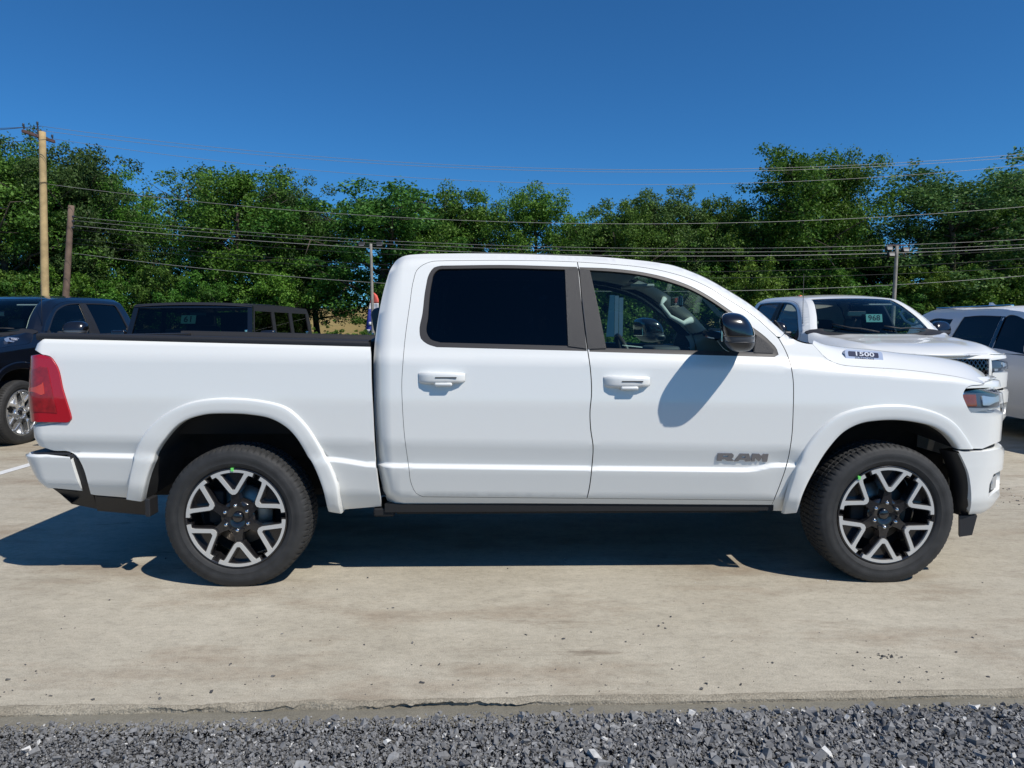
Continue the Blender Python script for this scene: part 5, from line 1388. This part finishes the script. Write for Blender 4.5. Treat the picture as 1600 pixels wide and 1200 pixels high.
sv.skin('front_fascia', catmull([(1.78, 0.86), (1.85, 0.62), (1.78, 0.34)], .06), S_, suv, 0.0, 0.10)
sv.skin('windshield', catmull([(-0.28, 1.645), (0.0, 1.47), (0.56, 1.10)], .08), 'glass_dark', suv, 0.04, 0.10)
sv.skin('tailgate', catmull([(-3.05, 1.30), (-3.12, 1.10), (-3.2, 0.75), (-3.15, 0.45)], .1), S_, suv, 0.0, -0.06)
box('floor', (-0.6, 0, 0.50), (4.3, 1.6, 0.3), 'dark', suv); box('cabin_block', (-1.6, 0, 1.0), (2.4, 1.5, 0.6), 'dark', suv)
box('grille', (1.90, 0, 0.66), (0.06, 0.9, 0.2), 'plastic', suv, 0.02)
for sg in (-1, 1):
    box('roof_rail', (-1.55, sg * 0.62, 1.775), (1.7, 0.04, 0.03), 'chrome', suv, 0.01)
    m_ = box('door_mirror', (0.30, sg * 1.05, 1.215), (0.13, 0.20, 0.14), 'white', suv, 0.045, None, 4, True); box('mirror_arm', (0.32, sg * 0.94, 1.15), (0.08, 0.14, 0.05), 'plastic', m_)
    box('headlight', (1.70, sg * 0.70, 0.76), (0.22, 0.26, 0.12), 'lamp_chrome', suv, 0.03)
    for x0 in (-0.40, -1.45): box('door_handle', (x0, sg * (sv.y(x0, 0.98) + 0.015), 0.98), (0.2, 0.03, 0.035), S_, suv, 0.012)
    for x0 in (1.0, -2.05): car_wheel(suv, x0, sg * 0.83, 0.38, sg > 0)
fin = mk('antenna_fin', [(-2.05, -0.03, 1.77), (-2.05, 0.03, 1.77), (-1.85, 0, 1.77), (-2.08, 0, 1.86), (-2.0, 0, 1.86)], [(0, 2, 4, 3), (1, 3, 4, 2), (0, 3, 1), (0, 1, 2)], 'white', suv)

# ================================================================== TREES
def leaf_mat(name, c0, c1, c2):
    m = bpy.data.materials.new(name); m.use_nodes = True; t = m.node_tree
    t.nodes.remove(t.nodes['Principled BSDF']); out = t.nodes['Material Output']
    ge = _n(t, 'ShaderNodeNewGeometry'); r = _n(t, 'ShaderNodeValToRGB'); e = r.color_ramp.elements
    e[0].position = 0.0; e[0].color = (*c0, 1); e[1].position = 1.0; e[1].color = (*c2, 1); x = e.new(0.55); x.color = (*c1, 1)
    t.links.new(ge.outputs['Random Per Island'], r.inputs[0])
    oi = _n(t, 'ShaderNodeObjectInfo'); hs = _n(t, 'ShaderNodeHueSaturation')
    mr = _n(t, 'ShaderNodeMapRange'); mr.inputs['To Min'].default_value = 0.75; mr.inputs['To Max'].default_value = 1.25
    mh = _n(t, 'ShaderNodeMapRange'); mh.inputs['To Min'].default_value = 0.490; mh.inputs['To Max'].default_value = 0.530
    rr_ = _n(t, 'ShaderNodeMath', operation='FRACT'); r7 = _n(t, 'ShaderNodeMath', operation='MULTIPLY'); r7.inputs[1].default_value = 7.31
    t.links.new(oi.outputs['Random'], r7.inputs[0]); t.links.new(r7.outputs[0], rr_.inputs[0]); t.links.new(rr_.outputs[0], mh.inputs[0]); t.links.new(mh.outputs[0], hs.inputs['Hue'])
    t.links.new(oi.outputs['Random'], mr.inputs[0]); t.links.new(mr.outputs[0], hs.inputs['Value']); t.links.new(r.outputs[0], hs.inputs['Color'])
    d = _n(t, 'ShaderNodeBsdfPrincipled'); d.inputs['Roughness'].default_value = 0.5; d.inputs['Specular IOR Level'].default_value = 0.2
    tr = _n(t, 'ShaderNodeBsdfTranslucent'); mx = _n(t, 'ShaderNodeMixShader'); mx.inputs[0].default_value = 0.28
    t.links.new(hs.outputs[0], d.inputs['Base Color']); t.links.new(hs.outputs[0], tr.inputs[0])
    t.links.new(d.outputs[0], mx.inputs[1]); t.links.new(tr.outputs[0], mx.inputs[2]); t.links.new(mx.outputs[0], out.inputs[0])
    return m
M['leaf_a'] = leaf_mat('leaf_mid', (0.046, 0.094, 0.016), (0.088, 0.172, 0.026), (0.170, 0.280, 0.055))
M['leaf_b'] = leaf_mat('leaf_bright', (0.056, 0.118, 0.014), (0.110, 0.215, 0.026), (0.205, 0.330, 0.058))
M['leaf_c'] = leaf_mat('leaf_blue', (0.042, 0.088, 0.022), (0.078, 0.150, 0.038), (0.145, 0.235, 0.070))
M['bark'] = pmat('bark', (0.075, 0.060, 0.045), 0.9, noise=0.35, nscale=6, bump=0.6, bscale=20)

def leaves_mesh(name, C, size, rng, mat, up=0.5, outward=None):
    n = len(C)
    nrm = rng.normal(size=(n, 3)); 
    if outward is not None: nrm += outward * 0.7
    nrm[:, 2] += up; nrm /= np.linalg.norm(nrm, axis=1)[:, None]
    a = np.cross(nrm, rng.normal(size=(n, 3))); a /= np.linalg.norm(a, axis=1)[:, None] + 1e-9; b = np.cross(nrm, a)
    L = size[:, None] * rng.uniform(0.8, 1.3, (n, 1)); Wd = L * rng.uniform(0.45, 0.7, (n, 1))
    V = np.stack([C - a * L * 0.5, C + b * Wd * 0.5 - nrm * L * 0.06, C + a * L * 0.5, C - b * Wd * 0.5 - nrm * L * 0.06], 1).reshape(-1, 3)
    me = bpy.data.meshes.new(name); me.vertices.add(n * 4); me.vertices.foreach_set('co', V.reshape(-1).astype(np.float32))
    me.loops.add(n * 4); me.loops.foreach_set('vertex_index', np.arange(n * 4, dtype=np.int32))
    me.polygons.add(n); me.polygons.foreach_set('loop_start', np.arange(0, n * 4, 4, dtype=np.int32))
    me.update(calc_edges=True); me.materials.append(M[mat]); return me

def tree_variant(seed, kind, mat):
    """unit tree: height 10, crown half width ~3; kinds: oak (round), tall (layered), airy, shrub"""
    rng = np.random.default_rng(seed); py = random.Random(seed)
    H = 10.0; V = []; Fc = []; cl = []
    def addtube(path, rad, n=7):
        v, f = tube_data(path, rad, n); b = len(V); V.extend(v); Fc.extend([tuple(i + b for i in ff) for ff in f])
    trunk_top = {'oak': 0.72, 'tall': 0.86, 'airy': 0.90, 'shrub': 0.45}[kind] * H
    base_r = {'oak': 0.24, 'tall': 0.20, 'airy': 0.15, 'shrub': 0.10}[kind]
    tp = [Vector((0, 0, -0.4))]; k = 8
    for i in range(1, k + 1): tp.append(Vector((tp[-1].x + py.uniform(-.22, .22), tp[-1].y + py.uniform(-.22, .22), trunk_top * i / k)))
    addtube(tp, [base_r * (1.15 - 0.95 * i / k) for i in range(k + 1)], 9)
    if kind == 'shrub': nl, z0, z1, rmax = 16, 0.02, 0.4, 4.0
    elif kind == 'oak': nl, z0, z1, rmax = 20, 0.22, 0.70, 3.3
    elif kind == 'tall': nl, z0, z1, rmax = 22, 0.20, 0.84, 2.7
    else: nl, z0, z1, rmax = 18, 0.30, 0.88, 2.2
    for i in range(nl):
        f = (i + py.random()) / nl; z = (z0 + (z1 - z0) * f) * H
        idx = min(k - 1, int(z / trunk_top * k)); st = tp[idx].lerp(tp[idx + 1], min(1, z / trunk_top * k - idx))
        az = i * 2.4 + py.uniform(-.5, .5)
        if kind == 'oak': prof = math.sin(PI * min(1, 0.18 + 0.66 * f)) ; rise = 0.35 + 0.55 * f
        elif kind == 'tall': prof = 0.55 + 0.45 * math.sin(PI * (0.15 + 0.75 * f)); rise = 0.25 + 0.5 * f
        elif kind == 'airy': prof = 0.4 + 0.6 * math.sin(PI * (0.2 + 0.7 * f)); rise = 0.7
        else: prof = 0.6 + 0.4 * py.random(); rise = 0.35 + 1.2 * f
        L = rmax * prof * py.uniform(0.7, 1.15)
        dr = Vector((math.cos(az), math.sin(az), rise)).normalized()
        end = st + dr * L * 1.12; mid = st.lerp(end, 0.5) + Vector((py.uniform(-.25, .25), py.uniform(-.25, .25), py.uniform(-.1, .3)))
        r0 = base_r * 0.42 * (1 - 0.55 * f); addtube([st, mid, end], [r0, r0 * 0.6, r0 * 0.22], 5)
        nb = {'oak': 13, 'tall': 12, 'airy': 8, 'shrub': 9}[kind]
        for b in range(nb):
            t = 0.30 + 0.75 * (b + py.random()) / nb; p = st.lerp(mid, t * 2) if t < .5 else mid.lerp(end, min(1.08, (t - .5) * 2))
            q_ = p + Vector((py.gauss(0, .55), py.gauss(0, .55), py.gauss(0.12, .50))) * (0.6 + 0.5 * prof)
            if b % 3 == 0: addtube([p, q_], [r0 * 0.35, r0 * 0.12], 4)
            cl.append((q_, py.uniform(0.22, 0.62) * (0.8 if kind == 'airy' else 1.0)))
    for j in range({'oak': 22, 'tall': 18, 'airy': 9, 'shrub': 12}[kind]):
        a = py.uniform(0, 2 * PI); rr = py.random() ** 0.5 * rmax * 0.35
        cl.append((tp[-1] + Vector((rr * math.cos(a), rr * math.sin(a), py.uniform(-0.6, H - trunk_top - 0.5) if kind != 'shrub' else py.uniform(-1.5, 3.0))), py.uniform(0.2, 0.55)))
    C = []; S = []; Oo = []
    per = {'oak': 255, 'tall': 260, 'airy': 120, 'shrub': 300}[kind]
    ls = {'oak': 0.145, 'tall': 0.13, 'airy': 0.125, 'shrub': 0.20}[kind]
    for c, r in cl:
        n = int(per * (r / 0.6) ** 2); d = rng.normal(size=(n, 3)); d /= np.linalg.norm(d, axis=1)[:, None]
        rad = r * rng.uniform(0.25, 1.12, n) ** 0.6; far = rng.uniform(size=n) < 0.16; rad[far] *= rng.uniform(1.2, 1.9, far.sum())
        p = d * rad[:, None]; p[:, 2] *= 0.75; p[:, 2] -= 0.12 * (p[:, 0] ** 2 + p[:, 1] ** 2) / r
        C.append(np.array(c)[None] + p); S.append(np.full(n, ls) * rng.uniform(0.65, 1.25, n)); Oo.append(d)
    crown = leaves_mesh('crown', np.concatenate(C), np.concatenate(S), rng, mat, 0.6, np.concatenate(Oo))
    me = bpy.data.meshes.new('trunk'); me.from_pydata([tuple(v) for v in V], [], Fc); me.polygons.foreach_set('use_smooth', [True] * len(me.polygons)); me.materials.append(M['bark'])
    return me, crown
TV = {'oak': [tree_variant(21, 'oak', 'leaf_a'), tree_variant(22, 'oak', 'leaf_b'), tree_variant(23, 'oak', 'leaf_a')],
      'tall': [tree_variant(31, 'tall', 'leaf_b'), tree_variant(32, 'tall', 'leaf_c'), tree_variant(33, 'tall', 'leaf_b')],
      'airy': [tree_variant(41, 'airy', 'leaf_c'), tree_variant(42, 'airy', 'leaf_a')],
      'shrub': [tree_variant(51, 'shrub', 'leaf_b'), tree_variant(52, 'shrub', 'leaf_a'), tree_variant(53, 'shrub', 'leaf_b')]}
def terr(y): return float(np.interp(y, [26, 36, 40, 46, 54, 64], [-0.02, 0.07, 0.12, 0.6, 2.5, 3.4]))
tcount = 0
def tree(px, top, wpx, Y, kind, var, label, name='tree', group='trees along the back of the lot'):
    global tcount
    b = at_depth(px, 510, Y); z0 = terr(Y); zt = at_depth(px, top, Y).z; h = (zt - z0) * (1.0 if kind == 'shrub' else 1.03)
    rmax = {'oak': 3.3, 'tall': 2.8, 'airy': 2.5, 'shrub': 4.4}[kind]
    sx_ = 1.12 * (wpx / FPX * Y / 2) / rmax
    o = empty(name, (b.x, Y, z0), (tcount * 2.39) % 6.28); tcount += 1
    o.scale = (sx_, sx_, h / {'oak': 10.4, 'tall': 10.4, 'airy': 10.6, 'shrub': 8.0}[kind])
    tr, cr = TV[kind][var]
    put('trunk', tr, o); put('crown', cr, o)
    return tag(o, label, 'shrub' if kind == 'shrub' else 'tree', group)
TREES = [  # px, top py, width px, distance, kind, variant, label
 (12, 212, 210, 36, 'oak', 0, 'broad dense tree behind the crossarm utility pole'),
 (138, 232, 150, 38, 'tall', 1, 'dark pointed tree just right of the short brown pole'),
 (300, 256, 150, 39, 'airy', 0, 'airy open-topped tree with bare limbs showing above the black off-roader'),
 (392, 264, 170, 37, 'tall', 0, 'bright green tree standing above the black off-roader roof'),
 (612, 258, 240, 38, 'oak', 2, 'large round-topped tree behind the floodlight pole'),
 (722, 284, 150, 39, 'oak', 1, 'rounded tree behind the rear of the white pickup cab'),
 (782, 292, 80, 42, 'airy', 1, 'thin wispy tree standing above the pickup cab'),
 (838, 300, 130, 40, 'tall', 2, 'feathery tree above the middle of the pickup roof'),
 (985, 296, 150, 38, 'oak', 0, 'full dark tree above the front door of the pickup'),
 (1225, 232, 170, 37, 'tall', 0, 'tallest spreading tree rising above the white parked pickup'),
 (1282, 246, 115, 38, 'tall', 2, 'tall tree leaning against the tallest one above the white parked pickup'),
 (1250, 290, 170, 39, 'oak', 1, 'rounded tree tucked below the tallest one above the white parked pickup'),
 (1465, 268, 220, 37, 'tall', 1, 'tall layered tree right of the wooden light pole'),
 (1575, 262, 170, 39, 'tall', 2, 'tall tree with a pointed top above the silver SUV'),
]
for t_ in TREES: tree(*t_)
BACK = [(75,226,140,38,'tall',2),(112,246,120,40,'oak',1),(182,266,130,39,'tall',0),(345,268,140,40,'oak',2),(442,280,130,39,'tall',1),(685,276,140,40,'oak',2),(940,306,130,39,'oak',2),(1030,298,130,39,'tall',1),(1098,296,130,39,'oak',0),(1345,335,110,40,'airy',1),(1418,330,110,40,'airy',0),(1520,292,130,39,'oak',2),(1605,266,150,38,'tall',1),(215,285,130,41,'oak',1),(475,300,120,40,'oak',0),(500,325,120,42,'tall',1),(910,318,120,41,'oak',1),(1062,304,130,40,'oak',2),(1130,294,130,39,'oak',1),(1175,330,140,43,'tall',1),(1345,352,120,41,'oak',0),(1530,330,150,42,'oak',1),
        (1010,370,180,44,'oak',1),(1290,380,200,44,'oak',2),(1640,285,220,38,'oak',0),(1770,250,260,38,'tall',0),(1950,270,300,40,'oak',2),(2150,250,300,40,'tall',1),(-150,230,220,37,'tall',0),(-330,260,280,39,'oak',1),(-520,240,280,40,'tall',2),(2400,270,320,42,'oak',0),(-760,260,320,42,'oak',2)]
for px, top, w_, Y, k_, v_ in BACK: tree(px, top, w_, Y, k_, v_, {'oak': 'rounded leafy tree filling in the row behind the tall trees', 'tall': 'upright layered leafy tree filling in the row behind the tall trees', 'airy': 'thin open tree with sky showing through in the back row'}[k_])
rs_ = random.Random(5)
for px in list(range(-560, 2300, 62)):
    if 470 < px < 565: continue
    tree(px + rs_.uniform(-18, 18), rs_.uniform(395, 440), rs_.uniform(120, 170), rs_.uniform(33, 36), 'shrub', rs_.randrange(3), 'bushy green shrub in the thicket at the foot of the trees', 'shrub', 'shrubs at the foot of the trees')
for px in range(350, 600, 34):
    tree(px, 514 + rs_.uniform(-3, 3), 60, 31, 'shrub', rs_.randrange(3), 'low dark shrub on the verge behind the off-roader', 'shrub', 'low shrubs on the verge')

# ================================================================== POLES, WIRES, FLAG
M['pole_new'] = pmat('pole_new_wood', (0.46, 0.33, 0.16), 0.85, noise=0.25, nscale=3, bump=0.4, bscale=30)
M['pole_old'] = pmat('pole_old_wood', (0.17, 0.115, 0.085), 0.9, noise=0.3, nscale=3, bump=0.5, bscale=30)
M['pole_grey'] = pmat('pole_grey_wood', (0.27, 0.25, 0.22), 0.85, noise=0.3, nscale=3, bump=0.4, bscale=30)
M['crossarm'] = pmat('crossarm_wood', (0.11, 0.065, 0.06), 0.85, noise=0.2)
M['wire'] = pmat('wire_bare', (0.30, 0.29, 0.27), 0.5, 0.2)
M['wire_dark'] = pmat('wire_dark', (0.02, 0.02, 0.022), 0.6)
M['insul'] = pmat('insulator', (0.05, 0.055, 0.07), 0.3)
def pole(name, p_top, p_bot_px, Y, r0, r1, mat, label):
    a = at_depth(p_top[0], p_top[1], Y); b = at_depth(p_bot_px[0], p_bot_px[1], Y)
    base = a + (b - a) * ((a.z + 0.1) / (a.z - b.z)); base.z = 0
    o = empty(name, base); d_ = a - base
    pts = [d_ * t for t in np.linspace(-0.02, 1, 12)]
    s = tube('shaft', pts, [r0 + (r1 - r0) * t for t in np.linspace(0, 1, 12)], mat, o, 14)
    tag(o, label, 'pole'); return o, base, d_
up, base, d_ = pole('utility_pole', (66, 206), (70.5, 465), 29, 0.165, 0.125, 'pole_new', 'tall tan wooden utility pole with a crossarm behind the navy pickup')
l_ = at_depth(35, 204.5, 28.2) - base; r_ = at_depth(85, 221.5, 29.7) - base
ax = (r_ - l_).normalized(); 
arm = box('crossarm', (l_ + r_) / 2, ((r_ - l_).length, 0.10, 0.12), 'crossarm', up, 0.01, ax.to_track_quat('X', 'Z').to_matrix())
def insulator(p, parent):
    o = lathe('insulator', [(0.0, 0.16), (0.03, 0.15), (0.05, 0.11), (0.03, 0.09), (0.055, 0.05), (0.02, 0.03), (0.015, -0.05)], 'insul', parent, 12)
    o.location = p; o.rotation_euler = (PI / 2, 0, 0); return o
insulator(l_ + Vector((0.05, 0, 0.14)), up); insulator(r_ - Vector((0.08, 0, -0.14)), up); insulator(d_ + Vector((-0.10, -0.12, 0.22)), up)
box('pin_bracket', d_ + Vector((-0.10, -0.12, 0.02)), (0.04, 0.04, 0.45), 'insul', up)
tube('strap', [d_ * 0.78 + Vector((0.16 * math.cos(a), 0.16 * math.sin(a), 0.05 * math.cos(a))) for a in np.linspace(0, 2 * PI, 16, endpoint=False)], 0.012, 'wire_dark', up, 6, True)
bp, base2, d2 = pole('utility_pole', (111.5, 321), (103, 464), 31, 0.15, 0.12, 'pole_old', 'shorter leaning brown utility pole beside the tall tan pole')
for f in (0.93, 0.90, 0.86): box('wire_bracket', d2 * f + Vector((0.12, -0.05, 0)), (0.20, 0.05, 0.05), 'insul', bp)
lp, base3, d3 = pole('light_pole', (579.5, 381), (583, 527), 29, 0.07, 0.055, 'pole_grey', 'slim grey light pole with twin floodlights behind the pickup bed')
def flood(p, parent, tilt):
    o = box('floodlight', p, (0.26, 0.16, 0.17), 'plastic', parent, 0.02, Matrix.Rotation(tilt, 3, 'X'))
    return o
M['flood_face'] = pmat('flood_face', (0.14, 0.14, 0.14), 0.4, noise=0.1)
for dx in (-0.38, 0.36):
    f_ = flood(d3 + Vector((dx, 0, -0.02)), lp, R(-25)); box('flood_glass', d3 + Vector((dx, -0.085, -0.045)), (0.20, 0.02, 0.11), 'flood_face', f_, 0.005, Matrix.Rotation(R(-25), 3, 'X'))
box('lamp_bracket', d3 + Vector((0, 0, -0.06)), (0.7, 0.03, 0.03), 'plastic', lp)
rp_, base4, d4 = pole('light_pole', (1401.5, 384), (1396.5, 476), 28, 0.085, 0.065, 'pole_grey', 'weathered wooden pole with floodlights behind the white parked pickup')
for dx, dz in ((-0.32, -0.10), (-0.22, -0.34), (0.34, -0.16)):
    f_ = flood(d4 + Vector((dx, 0, dz)), rp_, R(-20)); box('flood_glass', d4 + Vector((dx, -0.085, dz - 0.02)), (0.20, 0.02, 0.11), 'flood_face', f_, 0.005, Matrix.Rotation(R(-20), 3, 'X'))
box('lamp_bracket', d4 + Vector((0, 0, 0.02)), (0.7, 0.05, 0.05), 'crossarm', rp_)

def wire(pts, Y, r, mat, label=None):
    label = label or ('overhead wire strung from the shorter brown pole across the trees' if Y > 30 else 'bare overhead wire strung from the crossarm of the tall tan pole')
    P_ = np.array(pts, float); c = np.polyfit((P_[:, 0] - 800) / 800, P_[:, 1], min(2, len(P_) - 1))
    x0, x1 = P_[0, 0], P_[-1, 0]
    if x1 >= 1600: x1 = 2300
    if x0 <= 0: x0 = -500
    path = [at_depth(px, np.polyval(c, (px - 800) / 800), Y) for px in np.linspace(x0, x1, 60)]
    path = [Vector(p) for p in path]
    o = tube('overhead_wire', path, r * 0.72, mat, None, 6); return tag(o, label, 'wire', 'overhead wires')
wire([(64, 197), (800, 261.5), (1600, 240.5)], 29.0, 0.011, 'wire'); wire([(37, 200), (800, 265.5), (1600, 245)], 28.4, 0.011, 'wire')
wire([(84, 217), (800, 285), (1600, 258)], 29.6, 0.011, 'wire'); wire([(70, 287), (800, 347), (1600, 323)], 29.0, 0.013, 'wire', 'single overhead wire fixed midway up the tall tan pole')
wire([(110, 338), (800, 384), (1600, 374)], 31.0, 0.011, 'wire'); wire([(110, 344), (800, 389), (1600, 382)], 31.0, 0.011, 'wire')
wire([(110, 352), (800, 396), (1600, 387)], 31.0, 0.018, 'wire'); wire([(110, 358), (800, 405), (1600, 390)], 31.0, 0.012, 'wire_dark')
wire([(110, 372), (800, 422), (1600, 404)], 31.0, 0.012, 'wire_dark'); wire([(110, 380), (800, 430), (1600, 418)], 31.0, 0.012, 'wire_dark'); wire([(110, 395), (800, 452), (1600, 431)], 31.0, 0.015, 'wire')
for a_, b_ in (((-60, 203), (37, 199)), ((-60, 208), (64, 197)), ((-60, 228), (84, 217))):
    tube_o = tube('overhead_wire', [at_depth(a_[0] - 300, a_[1] + 8, 28.6), at_depth(*a_, 28.6), at_depth(*b_, 28.6)], 0.011, 'wire_dark', None, 6)
    tag(tube_o, 'short dark wire span on the outer side of the crossarm pole', 'wire', 'overhead wires')

# feather flag
M['flag_red'] = pmat('flag_red', (0.80, 0.14, 0.10), 0.8); M['flag_blue'] = pmat('flag_blue', (0.035, 0.05, 0.30), 0.8); M['flag_white'] = pmat('flag_white', (0.72, 0.70, 0.70), 0.8)
FY = 31.0; fb_ = at_depth(572, 530, FY); fb_.z = 0
flag = empty('feather_flag', fb_); tag(flag, 'red white and blue feather flag behind the grey light pole', 'flag')
def fl_edge(v):   # v 0 bottom .. 1 top : left and right px
    L_ = np.interp(v, [0, 0.35, 0.8, 1.0], [569, 573, 578, 583]); R_ = np.interp(v, [0, 0.3, 0.7, 0.85, 0.95, 1.0], [574, 585, 592, 592, 589, 584]); return L_, R_
def fl_band(name, v0, v1, mat, u0=0.0, u1=1.0, off=0.0, n=8):
    rows = []
    for v in np.linspace(v0, v1, n):
        a, b = fl_edge(v); py_ = 530 - v * 73; row = []
        for u in np.linspace(u0, u1, 5): p = at_depth(a + (b - a) * u, py_, FY); p.y += 0.05 * math.sin(u * 4 + v * 9) + off; row.append(p - fb_)
        rows.append(row)
    o = grid(name, rows, mat, flag, True); m_ = o.modifiers.new('thick', 'SOLIDIFY'); m_.thickness = 0.006; return o
fl_band('red_cloth', 0.77, 1.0, 'flag_red'); fl_band('white_cloth', 0.64, 0.77, 'flag_white'); fl_band('blue_cloth', 0.0, 0.64, 'flag_blue')
for v0, u0, u1 in ((0.52, .35, .85), (0.42, .5, .8), (0.30, .3, .8), (0.14, .2, .7), (0.03, .3, .8)): fl_band('white_star', v0, v0 + 0.07, 'flag_white', u0, u1, -0.03, 3)
fp_ = [Vector((0, 0, 0))] + [at_depth(fl_edge(v)[0] - 0.5, 530 - v * 73, FY) - fb_ for v in np.linspace(0, 1, 8)]
tube('flag_pole', fp_, 0.012, 'plastic', flag, 6)
